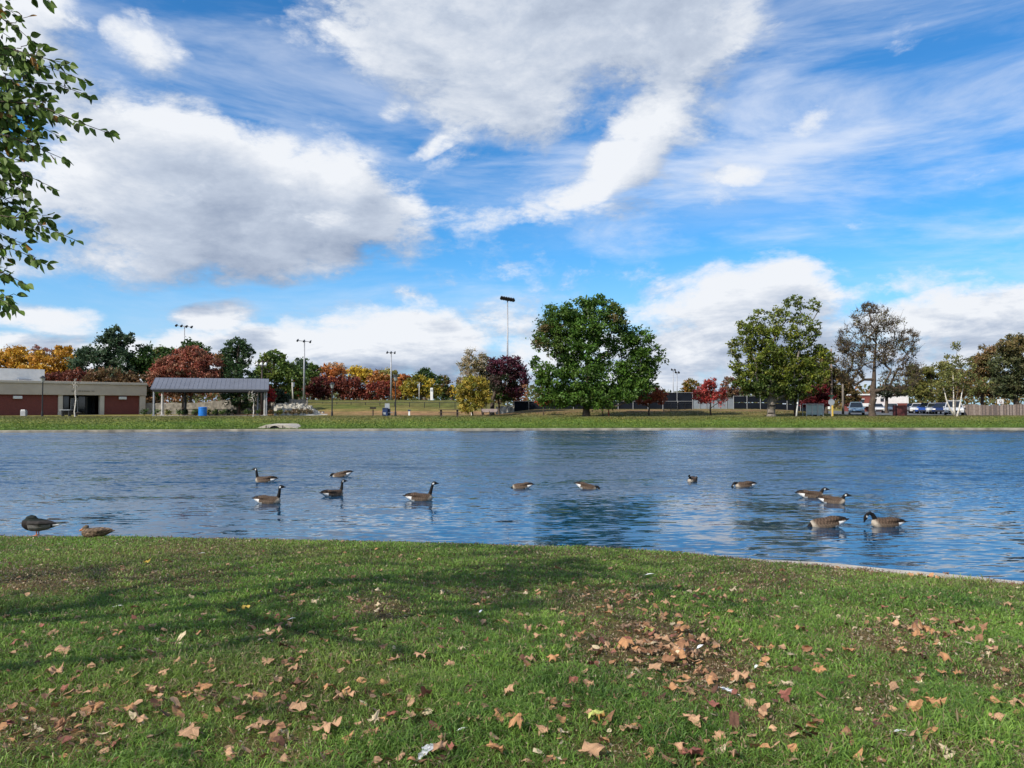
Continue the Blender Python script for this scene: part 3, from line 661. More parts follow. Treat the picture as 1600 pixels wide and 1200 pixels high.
tree('deciduous_tree', 'dark green low tree under the purple crown', 780, 93, [(775, 612, 22, 14), (795, 618, 16, 10)], G_DK, leaf=.26, trunk=.14)
# --- great oak
tree('oak_tree', 'largest dark green oak on the far lawn', 916, 82,
     [(875, 505, 34, 32), (905, 488, 32, 24), (940, 482, 34, 22), (925, 510, 40, 26), (962, 498, 20, 26), (858, 535, 30, 34), (888, 545, 34, 30), (930, 545, 40, 26), (975, 530, 24, 26), (1000, 530, 22, 22), (1015, 555, 26, 24), (990, 570, 32, 26),
      (872, 622, 40, 16), (935, 622, 60, 18), (995, 606, 38, 20), (868, 585, 34, 26), (905, 590, 40, 34), (950, 590, 42, 30), (1005, 590, 30, 20), (850, 605, 22, 14), (885, 618, 32, 18), (935, 615, 36, 18), (975, 610, 28, 20), (835, 565, 8, 12), (845, 590, 12, 12)],
     [(.045, .105, .014), (.075, .155, .020), (.105, .19, .026), (.030, .068, .013), (.075, .135, .018)], leaf=.27, trunk=.40, split_py=612, clump=.34, dens=.90, skel=190, cap=70000,
     lobe_cols={4: [(.09, .16, .03), (.05, .10, .02), (.16, .10, .05)], 5: [(.05, .11, .016), (.07, .14, .02), (.05, .10, .016), (.20, .11, .05)]})
# --- small red trees
tree('red_bush', 'orange red bush left of the oak trunk', 849, 87, [(849, 627, 13, 9)], [(.38, .08, .03), (.28, .08, .04)], leaf=.17, trunk=.07, split_py=640, cat='bush', skel=40)
tree('red_bush', 'brown red young tree under the right of the oak crown', 942, 87, [(940, 625, 16, 12), (952, 618, 12, 10)], [(.20, .06, .03), (.14, .05, .03)], leaf=.17, trunk=.07, split_py=640, cat='tree', skel=40)
tree('red_maple_sapling', 'rusty young maple at the right foot of the oak', 1014, 86, [(1017, 615, 20, 14), (1005, 625, 14, 10), (1032, 620, 12, 12)], [(.30, .07, .035), (.22, .05, .03), (.38, .12, .05)], leaf=.17, trunk=.1, split_py=636, skel=70)
tree('japanese_maple', 'crimson spreading maple standing alone between the big trees', 1110, 87, [(1108, 613, 20, 18), (1095, 620, 14, 14), (1124, 620, 12, 14), (1110, 600, 14, 10)], [(.34, .035, .035), (.42, .06, .05), (.22, .03, .03), (.45, .16, .12)], leaf=.15, dens=.9, trunk=.10, split_py=637, skel=110, sparse=.2)
B('deciduous_tree', 'green and orange treetop above the dark tennis fence', 1080, 150, [(1080, 603, 16, 12), (1070, 612, 10, 8)], G_OL + [(.4, .14, .03)], leaf=.36)
B('deciduous_tree', 'rust brown half bare treetop behind the crimson maple', 1143, 146, [(1143, 600, 18, 14), (1160, 605, 12, 12), (1145, 615, 20, 8)], [(.28, .13, .08), (.18, .10, .06), (.10, .09, .04)], leaf=.34, dens=.8)
# --- linden
tree('linden_tree', 'large olive green tree with a ragged top beside the bus shelter', 1205, 82,
     [(1200, 500, 30, 24), (1240, 488, 28, 24), (1175, 520, 26, 26), (1215, 530, 36, 28), (1255, 520, 24, 34), (1160, 545, 24, 24), (1195, 565, 38, 28), (1240, 565, 36, 30), (1180, 595, 34, 24), (1225, 600, 42, 26), (1262, 590, 28, 26), (1148, 545, 12, 18), (1150, 570, 12, 8), (1245, 470, 10, 12), (1270, 478, 12, 14), (1165, 510, 14, 14), (1275, 510, 10, 12), (1190, 606, 34, 18), (1240, 610, 44, 18), (1215, 580, 52, 32), (1165, 590, 24, 24), (1280, 565, 24, 30), (1205, 540, 50, 40)],
     [(.12, .155, .018), (.18, .21, .024), (.08, .115, .016), (.24, .24, .036), (.05, .085, .013)], leaf=.25, trunk=.42, split_py=628, dens=.80, lobe_d={0: .5, 1: .5, 2: .55, 3: .65, 4: .55, 5: .6, 11: .5, 13: .5, 14: .5, 15: .5, 16: .5, 22: .35}, clump=.24, skel=260, cap=60000, bark='bark_grey',
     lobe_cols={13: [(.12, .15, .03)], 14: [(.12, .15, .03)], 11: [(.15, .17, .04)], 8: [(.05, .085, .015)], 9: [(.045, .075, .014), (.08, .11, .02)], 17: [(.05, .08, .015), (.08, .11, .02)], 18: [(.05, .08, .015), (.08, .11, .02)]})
tree('deciduous_tree', 'brown green tree behind the bus shelter', 1290, 98, [(1285, 575, 26, 28), (1310, 600, 26, 26), (1275, 600, 24, 26), (1325, 618, 18, 16)], [(.09, .085, .025), (.12, .08, .03), (.06, .07, .02), (.2, .12, .04)], leaf=.28, trunk=.2, skel=60)
tree('dark_red_tree', 'dark crimson bush mass behind the bus shelter', 1270, 94, [(1265, 622, 22, 16), (1290, 625, 16, 14), (1278, 608, 18, 10)], [(.16, .015, .02), (.10, .012, .016)], leaf=.24, trunk=.12)
# --- right side
tree('deciduous_tree', 'olive tree right of the bare sycamore, above the parked cars', 1455, 108, [(1445, 590, 26, 22), (1475, 585, 26, 22), (1455, 612, 34, 16), (1430, 605, 18, 18), (1425, 580, 10, 12)], [(.15, .15, .035), (.10, .11, .025), (.20, .18, .05)], leaf=.28, trunk=.18, dens=.9)
tree('deciduous_tree', 'orange topped tree behind the white birch', 1490, 114, [(1490, 585, 18, 12), (1505, 590, 16, 14), (1490, 608, 26, 16)], [(.34, .16, .03), (.18, .07, .05), (.12, .10, .03)], leaf=.3, trunk=.18)
tree('deciduous_tree', 'olive and rust tree above the left of the wooden fence', 1535, 104, [(1530, 575, 24, 22), (1545, 560, 22, 20), (1520, 600, 26, 20), (1550, 600, 30, 22)], [(.14, .13, .04), (.20, .12, .05), (.09, .09, .03), (.24, .11, .06)], leaf=.28, trunk=.2)
tree('deciduous_tree', 'dark green tree with rusty top at the right edge', 1590, 100, [(1580, 540, 26, 18), (1600, 550, 34, 26), (1575, 575, 32, 26), (1610, 590, 40, 34), (1575, 605, 32, 20), (1640, 580, 40, 40)], [(.075, .095, .035), (.055, .07, .03), (.11, .11, .045)], leaf=.28, trunk=.3,
     lobe_cols={0: [(.17, .13, .05), (.12, .11, .04)], 1: [(.14, .12, .045), (.10, .10, .04)]})
B('evergreen_tree', 'dark evergreen low behind the bare sycamore trunk', 1385, 118, [(1385, 612, 22, 10), (1405, 610, 16, 10)], [(.03, .045, .025), (.045, .06, .03)], leaf=.3)

# sycamore with few leaves
tree('sycamore_tree', 'nearly bare sycamore with a tall open crown, left of the parked cars', 1363, 83,
     [(1360, 500, 34, 26), (1340, 530, 32, 26), (1385, 520, 34, 28), (1330, 560, 26, 24), (1365, 555, 36, 26), (1400, 555, 36, 26), (1335, 590, 24, 16), (1400, 595, 36, 22), (1425, 585, 16, 20), (1318, 540, 12, 16), (1415, 530, 22, 16), (1360, 482, 16, 10)],
     [(.13, .12, .04), (.16, .12, .055), (.08, .08, .03), (.12, .08, .05)], leaf=.19, trunk=.33, split_py=612, dens=.9, sparse=.85, clump=.24, skel=520, cap=5200)
# birch with white stems
def birch():
    r = tree('birch_tree', 'young birch with three white stems in front of the white car', 1493, 82, [(1488, 565, 16, 14), (1510, 575, 18, 16), (1485, 590, 20, 14), (1515, 600, 24, 16), (1495, 540, 10, 8), (1470, 605, 18, 12), (1538, 600, 12, 12)],
             [(.15, .16, .045), (.21, .20, .06), (.10, .12, .035)], leaf=.18, dens=.62, trunk=.05, split_py=640, bark='bark_grey', skel=110, sparse=.2)
    off = np.array(r.location)
    for pts in ([(1493, 654), (1484, 638), (1479, 626), (1473, 600)], [(1492, 654), (1490, 636), (1490, 620), (1489, 585)], [(1495, 654), (1499, 638), (1501, 626), (1506, 598)]):
        P = [at(a, b, 82) for a, b in pts]; P[0][2] = off[2] - .05
        MB().tube([p - off for p in P], [.12, .09, .06, .02], 7).build('stem', M['bark_white'], r, smooth=True)
birch()
# saplings on the far lawn
tree('sapling', 'thin bare sapling in front of the brick building', 118, 79, [(118, 600, 6, 10)], [(.2, .16, .12)], leaf=.12, trunk=.055, split_py=615, sparse=.93, skel=22, dens=.8, bark='bark_white')
tree('sapling', 'thin bare sapling at the right front of the pavilion', 396, 79, [(395, 618, 8, 12)], [(.2, .16, .12)], leaf=.12, trunk=.05, split_py=632, sparse=.93, skel=22, dens=.8, bark='bark_white')
# distant wood that closes the horizon (far-off mass)
def far_wood():
    rg = np.random.default_rng(55); n = 26000; a = rg.uniform(-.95, .95, n); dist = rg.uniform(215, 260, n)
    X = np.tan(a) * dist; top = 4.2 + 2.6 * vnoise(X, dist * 0, 9, 8) + 1.6 * vnoise(X, dist * 0, 3, 9)
    Z = 1 + rg.random(n) ** .8 * top; P = np.stack([X, dist, Z], 1)
    pal = np.array([(.06, .09, .03), (.16, .11, .04), (.10, .11, .04), (.20, .09, .04)])
    k = (vnoise(X, X * 0, 8, 10) * 3.99).astype(int); C = pal[k] * rg.uniform(.7, 1.3, (n, 1))
    V, Q, Cc = leaf_quads(P, .95, rg, C)
    tag(link(bpy.data.objects.new('distant_wood', np_mesh('distant_wood', V, Q, mats=[M['foliage']], cols=Cc))), 'low line of far off trees closing the horizon', 'wood', kind='stuff')
far_wood()

# ------------------------------------------------------------------ near tree on the left, with its branches in the picture
def outside(P):
    px, py, f = project(P); return ~((f > 0.3) & (px > -70) & (px < 1680) & (py > -70) & (py < 1300))
def leaf_shape(w=.5):
    # ovate pointed leaf along +x, folded at the midrib, unit length
    o = [(0, 0), (.12, .16), (.3, .27), (.5, .27), (.7, .19), (.86, .09), (1, 0)]
    up = [(x, y * w / .5, abs(y) * .35) for x, y in o]; dn = [(x, -y * w / .5, abs(y) * .35) for x, y in o[1:-1]]
    return np.array(up + dn), 7
def near_tree():
    root = tree('elm_tree', 'near tree at the left edge hanging leafy twigs into the sky', -1100, 3.4, [(-1500, -1200, 900, 620)], [(.05, .10, .02), (.08, .14, .03)], leaf=.11, trunk=.16, base_z=None, filt=None, cap=10)
    return root
def make_near_tree():
    rg = np.random.default_rng(42)
    base = np.array([-6.4, 3.6, float(gz(-6.4, 3.6))]); root = empty('leafy_tree', base, label='near tree at the left edge, hanging leafy twigs in front of the sky', cat='tree')
    cen = np.array([-6.6, 3.2, 6.2]); n = 210; d = rg.normal(size=(n, 3)); d /= np.linalg.norm(d, axis=1, keepdims=True)
    T = cen + d * (rg.uniform(.2, 1, n) ** .5)[:, None] * np.array([4.0, 3.6, 3.4]); T = T[outside(T)]
    # visible branch tips: (px, py, depth, start dy px)
    tips = [(82, 4, 4.4, -60), (52, 62, 4.6, -30), (30, 25, 4.8, -10), (134, 128, 4.5, 20), (112, 102, 4.5, 60), (140, 150, 4.7, 60), (176, 210, 4.4, 20), (120, 190, 4.7, 60), (104, 250, 4.3, 10), (84, 292, 4.6, 10), (58, 312, 4.4, -10), (62, 343, 4.8, -20), (70, 368, 4.5, 10),
            (120, 372, 4.4, 40), (76, 410, 4.6, 30), (42, 446, 4.4, 10), (28, 486, 4.5, 0), (15, 465, 4.6, -20), (20, 300, 4.9, 0), (25, 200, 5.0, 0), (35, 110, 5.0, 0), (60, 170, 5.0, 40), (70, 230, 4.9, 20), (10, 400, 4.8, 0), (45, 270, 4.7, 0), (90, 185, 5.1, 30), (15, 60, 5.1, 0), (12, 250, 4.4, 0), (40, 385, 4.9, 10), (40, 140, 4.6, 20), (55, 205, 4.5, 0), (30, 230, 4.7, 10), (80, 150, 4.9, 30), (20, 85, 4.6, 0), (50, 120, 5.2, 20), (45, 180, 4.8, 20), (10, 150, 4.5, 0), (5, 330, 4.6, 0), (30, 350, 4.9, 0), (25, 270, 4.6, 0), (5, 20, 4.6, 0), (18, 180, 4.7, 0), (40, 295, 4.8, 0), (20, 110, 4.4, 0), (65, 245, 4.6, 20), (95, 215, 4.8, 20)]
    starts = np.array([at(-150 + rg.uniform(-30, 20), py - 40 + dy * .8, dp + .25) for px, py, dp, dy in tips])
    T = np.concatenate([T, starts]); split = base + np.array([.05, 0, 1.9]); top = base + np.array([0, -.1, 6.8])
    nd, pa, ra = skeleton(base, split, top, T, rg, .17)
    tv, tq = cones(nd, pa, ra, 8, .006)
    link(bpy.data.objects.new('trunk', np_mesh('trunk', tv - base, tq, mats=[M['bark_grey']], smooth=True)), root)
    # crown outside the frame
    idx = np.repeat(np.arange(len(T) - len(tips)), 11); P = T[idx] + rg.normal(0, .24, (len(idx), 3)); P = P[outside(P + 0)]
    pal = np.array([(.045, .095, .018), (.075, .14, .028), (.10, .17, .035), (.30, .20, .04)]); wts = rg.dirichlet([1, 1, .6, .12], len(P))
    V, Q, Cc = leaf_quads(P, .085, rg, wts @ pal)
    link(bpy.data.objects.new('crown', np_mesh('crown', V - base, Q, mats=[M['foliage']], cols=Cc)), root)
    # visible twigs and leaves
    shp, nl = leaf_shape(.62); LV, LF, LC, LT = [], [], [], []; tw = MB()
    def leaf(p, ax, size):
        ax = ax / np.linalg.norm(ax); nrm = rg.normal(0, 1, 3) + np.array([-.4, -.9, .9]); nrm -= ax * (nrm @ ax); nrm /= np.linalg.norm(nrm); sd = np.cross(nrm, ax)
        b = sum(len(v) for v in LV); cur = shp[:, 0:1] ** 2 * -.10
        v = p + size * (shp[:, 0:1] * ax + shp[:, 1:2] * sd + (shp[:, 2:3] + cur) * nrm); LV.append(v)
        up = list(range(nl)); dn = [0] + list(range(nl, nl + nl - 2)) + [nl - 1]
        for i in range(nl - 1):
            pass
        # two halves as triangle fans sharing the midrib (first and last vertex)
        for seq, flip in ((up, 0), (dn, 1)):
            for i in range(1, len(seq) - 1):
                t = [b + seq[0], b + seq[i], b + seq[i + 1]]; LT.append(t if not flip else t[::-1])
        c = (pal[0] * rg.uniform(0, 1) + pal[1] * rg.uniform(.2, 1) + pal[2] * rg.uniform(0, .7)) * .92 * np.array([1.15, 1.0, .85])
        if rg.random() < .035: c = np.array([.30, .15, .03])
        LC.append(np.repeat(c[None], len(shp), 0))
    def shoot(a, b, n, r, droop=.04):
        L = np.linalg.norm(b - a); pts = [a + (b - a) * t + np.array([0, 0, droop * L * math.sin(math.pi * t)]) + rg.normal(0, .008, 3) for t in np.linspace(0, 1, 7)]
        tw.tube(pts, list(np.linspace(r, .0016, 7)), 5); D = (b - a) / L
        for i in range(n):
            t = (i + .6) / n; k = min(int(t * 6), 5); p = pts[k] + (pts[k + 1] - pts[k]) * (t * 6 - k); sgn = 1 if i % 2 else -1
            sd = np.cross(D, [0, -1, 0]); ax = D * rg.uniform(.35, .8) + sd * sgn * rg.uniform(.2, .6) + np.array([0, 0, -1]) * rg.uniform(.35, 1.0) + rg.normal(0, .22, 3)
            pe = p + ax / np.linalg.norm(ax) * .012; leaf(pe, ax, rg.uniform(.044, .066))
        leaf(pts[-1], D + np.array([0, 0, -.4]), .06)
        return pts
    for (px, py, dp, dy), s in zip(tips, starts):
        e = at(px, py, dp); L = np.linalg.norm(e - s)
        pts = shoot(s, e, int(L / .030), .006, .10)
        for k in range(int(L / .105)):
            t = rg.uniform(.12, .88); q = s + (e - s) * t + np.array([0, 0, .1 * L * math.sin(math.pi * t)])
            ln = rg.uniform(.07, .20) * (1.15 - .75 * t); an = rg.choice([-1, 1]) * rg.uniform(.35, 1.0); D = (e - s) / L
            dd = D * math.cos(an) + np.cross(D, [0, -1, 0]) * math.sin(an) + np.array([0, rg.normal(0, .35), 0]); dd /= np.linalg.norm(dd)
            shoot(q, q + dd * ln, max(3, int(ln / .024)), .003)
    LV = np.concatenate(LV) - base
    tw.v = [tuple(np.array(v) - base) for v in tw.v]
    tw.build('twigs', M['bark'], root, smooth=True)
    link(bpy.data.objects.new('leaf_sprays', np_mesh('leaf_sprays', LV, None, np.array(LT), mats=[M['foliage']], cols=np.concatenate(LC))), root)
make_near_tree()
def shade_tree(name, label, base, cen, rad, n, per, leaf, seed):
    rg = np.random.default_rng(seed); base = np.array([base[0], base[1], float(gz(*base))]); root = empty(name, base, label=label, cat='tree')
    d = rg.normal(size=(n, 3)); d /= np.linalg.norm(d, axis=1, keepdims=True); T = np.array(cen) + d * (rg.uniform(.15, 1, n) ** .5)[:, None] * np.array(rad); T = T[outside(T)]
    nd, pa, ra = skeleton(base, base + np.array([0, 0, 3.]), np.array([cen[0], cen[1], cen[2] + rad[2] * .7]), T, rg, .28)
    tv, tq = cones(nd, pa, ra, 8, .01); link(bpy.data.objects.new('trunk', np_mesh('trunk', tv - base, tq, mats=[M['bark_grey']], smooth=True)), root)
    idx = np.repeat(np.arange(len(T)), per); P = T[idx] + rg.normal(0, .32, (len(idx), 3)); P = P[outside(P)]
    V, Q, Cc = leaf_quads(P, leaf, rg, np.array([(.12, .14, .03)]) * rg.uniform(.6, 1.5, (len(P), 1)))
    link(bpy.data.objects.new('crown', np_mesh('crown', V - base, Q, mats=[M['foliage']], cols=Cc)), root)
SHADE = False
if SHADE:
    shade_tree('sycamore_tree', 'shade tree behind the camera whose crown dapples the near lawn', (-12.5, -6.5), (-12, -5.0, 9.5), (5.5, 5.2, 4.2), 150, 18, .15, 5)

# ------------------------------------------------------------------ near lawn: blades
def lawn():
    rg = np.random.default_rng(11)
    def sample(n, y0, y1):
        y = rg.uniform(y0, y1, n); x = rg.uniform(-1, 1, n) * (.72 * y1 + .8); ok = (np.abs(x) < .72 * y + .8) & (y < y_near(x) - np.where(x > 3, .30, .14) + .06 * np.sin(x * 7) * np.sin(x * 2.3)); return x[ok], y[ok]
    bands = [(2.7, 4.4, 10500, .070, .0044), (4.4, 6.4, 6600, .064, .0060), (6.4, 9, 3900, .058, .0080), (9, 12.4, 2600, .050, .0100)]
    VV, QQ, TT, CC = [], [], [], []; nv = 0
    for y0, y1, dn, h0, w0 in bands:
        area = (y1 - y0) * 2 * (.72 * y1 + .8); x, y = sample(int(area * dn), y0, y1)
        b = bare(x, y); clump = vnoise(x, y, .22, 21) * .6 + vnoise(x, y, .07, 22) * .4; tall = np.clip(vnoise(x, y, .8, 23) * 1.6 - .65, 0, 1)
        # taller tufts near the bottom right and bottom
        px, py, _ = project(np.stack([x, y, gz(x, y)], -1))
        tuft = np.zeros(len(x))
        for a, c, ra, rb, s in ((1480, 1150, 130, 60, 1.1), (1060, 1160, 110, 40, .7), (700, 1150, 150, 50, .6), (60, 1180, 120, 40, .6), (1300, 1180, 90, 30, .8), (1450, 930, 120, 30, .55), (300, 1050, 200, 60, .35), (1540, 1190, 90, 40, .9)):
            tuft = np.maximum(tuft, s * np.clip(1.2 - np.hypot((px - a) / ra, (py - c) / rb), 0, 1))
        keep = rg.random(len(x)) > np.clip(b * 1.3 * (.55 + .9 * vnoise(x, y, .09, 51)), 0, .88); keep &= rg.random(len(x)) < .12 + 1.1 * clump
        x, y, b, clump, tall, tuft = [q[keep] for q in (x, y, b, clump, tall, tuft)]; n = len(x)
        h = h0 * (.45 + .55 * rg.random(n)) * (.62 + .7 * clump) * (1 - .45 * b) * (1 + .5 * tall + 1.3 * tuft * rg.random(n))
        h = h * (1 + .9 * (y_near(x) - y < .4) * rg.random(n) ** 2)
        w = w0 * rg.uniform(.6, 1.25, n) * (1 + .8 * tuft * (rg.random(n) < .4))
        az = rg.uniform(0, 2 * math.pi, n); ln = rg.uniform(.3, 1.9, n); dirx, diry = np.cos(az), np.sin(az)
        fz = rg.uniform(0, 2 * math.pi, n); wx, wy = np.cos(fz) * w / 2, np.sin(fz) * w / 2
        z = gz(x, y) - .004; P0 = np.stack([x, y, z], 1); lean = h * ln
        M1 = P0 + np.stack([dirx * lean * .38, diry * lean * .38, h * .60], 1); T1 = P0 + np.stack([dirx * lean, diry * lean, h * np.maximum(1 - .42 * ln, .15)], 1)
        W = np.stack([wx, wy, np.zeros(n)], 1)
        V = np.stack([P0 - W, P0 + W, M1 + W * .85, M1 - W * .85, T1], 1)
        k = nv + np.arange(n) * 5
        QQ.append(np.stack([k, k + 1, k + 2, k + 3], 1)); TT.append(np.stack([k + 3, k + 2, k + 4], 1)); VV.append(V.reshape(-1, 3)); nv += n * 5
        u = vnoise(x, y, .6, 31) * .55 + vnoise(x, y, .16, 35) * .35 + rg.random(n) * .4
        c = np.array([.030, .095, .018]) * (1 - u)[:, None] + np.array([.20, .33, .055]) * u[:, None]
        yl = np.clip(vnoise(x, y, 1.6, 33) * 1.7 - .70, 0, 1)[:, None]; c = c * (1 - yl * .5) + np.array([.22, .25, .06]) * yl * .5
        dry = (rg.random(n) < .085 + .38 * b + .12 * yl[:, 0]); c[dry] = np.array([.34, .265, .15]) * rg.uniform(.5, 1.1, (dry.sum(), 1))
        edge = (y_near(x) - y < .55) & (rg.random(n) < .5 * (vnoise(x, y, .5, 34) > .35)); h_edge = edge; c[edge] = np.array([.20, .095, .06]) * rg.uniform(.6, 1.5, (edge.sum(), 1))
        c = c * rg.uniform(.6, 1.4, (n, 1)); CC.append(np.repeat(c, 5, 0))
    me = np_mesh('grass', np.concatenate(VV), np.concatenate(QQ), np.concatenate(TT), mats=[M['grass']], cols=np.concatenate(CC))
    tag(link(bpy.data.objects.new('grass', me)), 'short green lawn grass with worn brown patches on the near bank', 'grass', kind='stuff')
    # dry crumbs: bits of leaf, seed husks and clippings
    n = 170000; y = rg.uniform(2.8, 11.8, n) ; x = rg.uniform(-1, 1, n) * (.72 * y + .5); ok = y < y_near(x) - .25; x, y = x[ok], y[ok]
    b = bare(x, y); ok = rg.random(len(x)) < b * 1.0 + .16 + .6 * (y_near(x) - y < .5); x, y = x[ok], y[ok]; n = len(x)
    P = np.stack([x, y, gz(x, y) + rg.uniform(.004, .04, n)], 1); pal = np.array([(.34, .24, .14), (.42, .33, .20), (.14, .08, .045), (.18, .11, .065), (.40, .34, .24)])
    s = .0065 + .0007 * y; V, Q, Cc = leaf_quads(P, s * rg.uniform(.5, 1.5, n), rg, pal[rg.integers(0, 5, n)] * rg.uniform(.6, 1.2, (n, 1)))
    tag(link(bpy.data.objects.new('leaf_litter', np_mesh('leaf_litter', V, Q, mats=[M['foliage']], cols=Cc))), 'crumbs of dry leaves and seed husks in the worn patches', 'litter', kind='stuff')
    # grassy texture on the far bank
    n = 130000; x = rg.uniform(-62, 62, n); y = y_far(x) + .3 + rg.random(n) ** 1.2 * 24; P = np.stack([x, y, gz(x, y) + .015], 1)
    g = sstep(6, 14, y - y_far(x) + 5 * (vnoise(x, y, 5, 1) - .5))[:, None]; C = np.array([.10, .165, .030]) * (1 - g) + np.array([.16, .16, .055]) * g; C = C * rg.uniform(.8, 1.2, (n, 1)) * (.75 + .5 * vnoise(x, y, 3, 41))[:, None]
    V, Q, Cc = leaf_quads(P, .10, rg, C); tag(link(bpy.data.objects.new('grass', np_mesh('grass', V, Q, mats=[M['grass']], cols=Cc))), 'mown grass of the far bank across the pond', 'grass', kind='stuff')
lawn()

# ------------------------------------------------------------------ buildings and structures across the pond
M['letter'] = mat('sign_letters', (.30, .26, .20), .7, .1, 3)
def brick_building():
    A = np.array([gx(0, 92), 92.0]); Bp = np.array([gx(225, 104), 104.0]); D = (Bp - A) / np.linalg.norm(Bp - A); yaw = math.atan2(D[1], D[0])
    z0 = .93; root = empty('brick_building', (Bp[0], Bp[1], z0), yaw, label='long low brick building with a beige roof band at the left edge', cat='building')
    def fx(px):
        k = (px - 800) / F_PX; t = (k * Bp[1] - Bp[0]) / (D[0] - k * D[1]); return t
    x0 = fx(-160); H = 4.35; T = .35; W = 16
    e0, e1, c0, c1 = fx(92), fx(161), fx(96), fx(157)
    mb = MB()
    mb.box(((x0 + e0) / 2, T / 2, 1.3), (e0 - x0, T, 2.6)); mb.box(((e1 + fx(219)) / 2, T / 2, 1.3), (fx(219) - e1, T, 2.6))
    mb.box((-.2, W / 2 + .3, 1.3), (.35, W, 2.6)); mb.box((x0 / 2, W, 1.3), (-x0, .3, 2.6)); mb.build('wall', M['brick'], root)
    MB().box((x0 / 2 + .05, W / 2 - .15, 3.30), (-x0 + .3, W + .5, 1.40)).build('fascia', M['stucco'], root, bevel=.02)
    MB().box((x0 / 2 + .05, W / 2 - .15, 4.17), (-x0 + .6, W + .8, .32)).build('cornice', M['stucco_trim'], root, bevel=.03)
    for c, w in ((94, .5), (159, .5), (222, .75)):
        MB().box((fx(c), .05, 1.295), (w, .6, 2.58)).build('pillar', M['stucco_trim'], root)
    MB().box(((c0 + c1) / 2, 3.2, 1.3), (c1 - c0 + .6, .2, 2.6)).build('entrance_recess', M['darkgrey'], root)
    MB().box(((c0 + c1) / 2, 1.6, .03), (c1 - c0, 3.2, .06)).build('entrance_floor', M['path'], root)
    for a, b in ((98, 108), (108, 118), (132, 144), (144, 155)):
        w = MB().box(((fx(a) + fx(b)) / 2, 2.6, 1.3), (fx(b) - fx(a) - .1, .05, 2.3)).build('window', M['glass'], root)
        MB().box((fx(a), 2.55, 1.3), (.09, .12, 2.5)).build('frame', M['black'], w)
    d = MB().box(((fx(120) + fx(131)) / 2, 2.5, 1.08), (fx(131) - fx(120), .06, 2.05)).build('door', M['glass'], root)
    f = MB()
    for a in (120, 131): f.box((fx(a), 2.45, 1.1), (.10, .1, 2.15))
    f.box(((fx(120) + fx(131)) / 2, 2.45, 2.2), (fx(131) - fx(120), .1, .1)); f.build('frame', M['signback'], d)
    MB().box(((fx(120) + fx(131)) / 2, 2.44, 1.35), (.3, .02, .25)).build('notice', M['white'], d)
    for c in (27, 191):
        MB().box((fx(c), -.15, 2.25), (.95, .3, .36)).build('wall_lamp', M['white'], root, bevel=.03)
    lt = MB(); rg = random.Random(3); x = fx(111)
    while x < fx(146):
        w = rg.uniform(.10, .2); MB().box((x, -.43, 3.12), (w * .8, .05, .17)).build('letter', M['letter'], root); x += w + (.2 if rg.random() < .15 else .03)
    MB().box((fx(-8), 7, 5.1), (12.5, 6, 1.7)).build('roof_penthouse', M['white'], root)
    MB().box((fx(50), 4, 4.45), (1.4, 1.4, .35)).build('roof_vent', M['steel'], root)
brick_building()

M['post'] = mat('dull_white_paint', (.45, .44, .42), .6, .15, 2)
def pavilion():
    Y = 86.; z0 = .97; xl, xr = gx(235, Y), gx(419.5, Y); cx = (xl + xr) / 2
    yaw = R(17.5); ca, sa = math.cos(yaw), math.sin(yaw)
    def lx(px, dy):   # local x whose point at local depth dy stands on this sight line
        k = (px - 800) / F_PX; return (k * (Y + ca * dy) - cx + sa * dy) / (ca - k * sa)
    root = empty('park_pavilion', (cx, Y, z0), yaw, label='open picnic pavilion with a grey blue metal gable roof', cat='pavilion')
    ez = at(0, 607.5, Y)[2] - z0; rz = at(0, 591, Y + 3.6)[2] - z0; w = 7.2; l = lx(235, 0); r = lx(419.5, 0); t = .12
    lr = l
    mb = MB()
    P = [(l, 0, ez), (r, 0, ez), (r, w / 2, rz), (lr, w / 2, rz), (r, w, ez), (l, w, ez)]
    P += [(x, y, z - t) for x, y, z in P]
    mb.poly(P, [(0, 1, 2, 3), (3, 2, 4, 5), (6, 9, 8, 7), (9, 11, 10, 8), (0, 6, 7, 1), (4, 10, 11, 5), (0, 3, 9, 6), (3, 5, 11, 9), (1, 7, 8, 2), (2, 8, 10, 4)])
    n = 26
    for i in range(n + 1):
        x = l + (r - l) * i / n; xt = max(x, lr) if x < lr else x
        for (ya, yb, s) in ((0, w / 2, 1), (w, w / 2, 1)):
            a = np.array([x, ya, ez + .012]); b = np.array([xt, yb, rz + .012]); mb.tube([a, b], .016, 4)
    mb.build('roof', M['roof_blue'], root)
    MB().box(((l + r) / 2, .12, ez - .22), (r - l - .3, .2, .28)).box(((l + r) / 2, w - .12, ez - .22), (r - l - .3, .2, .28)).box((l + .4, w / 2, ez - .22), (.2, w - .5, .28)).box((r - .3, w / 2, ez - .22), (.2, w - .5, .28)).build('beam', M['black'], root)
    gb = MB().poly([(r - .25, .3, ez - .1), (r - .25, w - .3, ez - .1), (r - .25, w / 2, rz - .25)], [(0, 1, 2)]); gb.poly([(r - .31, .3, ez - .1), (r - .31, w - .3, ez - .1), (r - .31, w / 2, rz - .25)], [(2, 1, 0)]); gb.build('gable', M['white'], root)
    for px, dy, rad, m in ((240.5, .4, .10, 'steel'), (254, 5.0, .14, 'post'), (402.5, 5.5, .09, 'steel'), (413.5, .5, .09, 'post'), (416.5, .4, .08, 'steel'), (289, 5.6, .13, 'black')):
        x = lx(px, dy); p = MB().tube([(x, dy, 0), (x, dy, ez - .1)], rad, 10); p.box((x, dy, .08), (rad * 3, rad * 3, .16)); p.build('post', M[m], root)
    MB().box(((l + r) / 2, w / 2, -.02), (r - l - .2, w - .2, .14)).build('slab', M['path'], root)
pavilion()

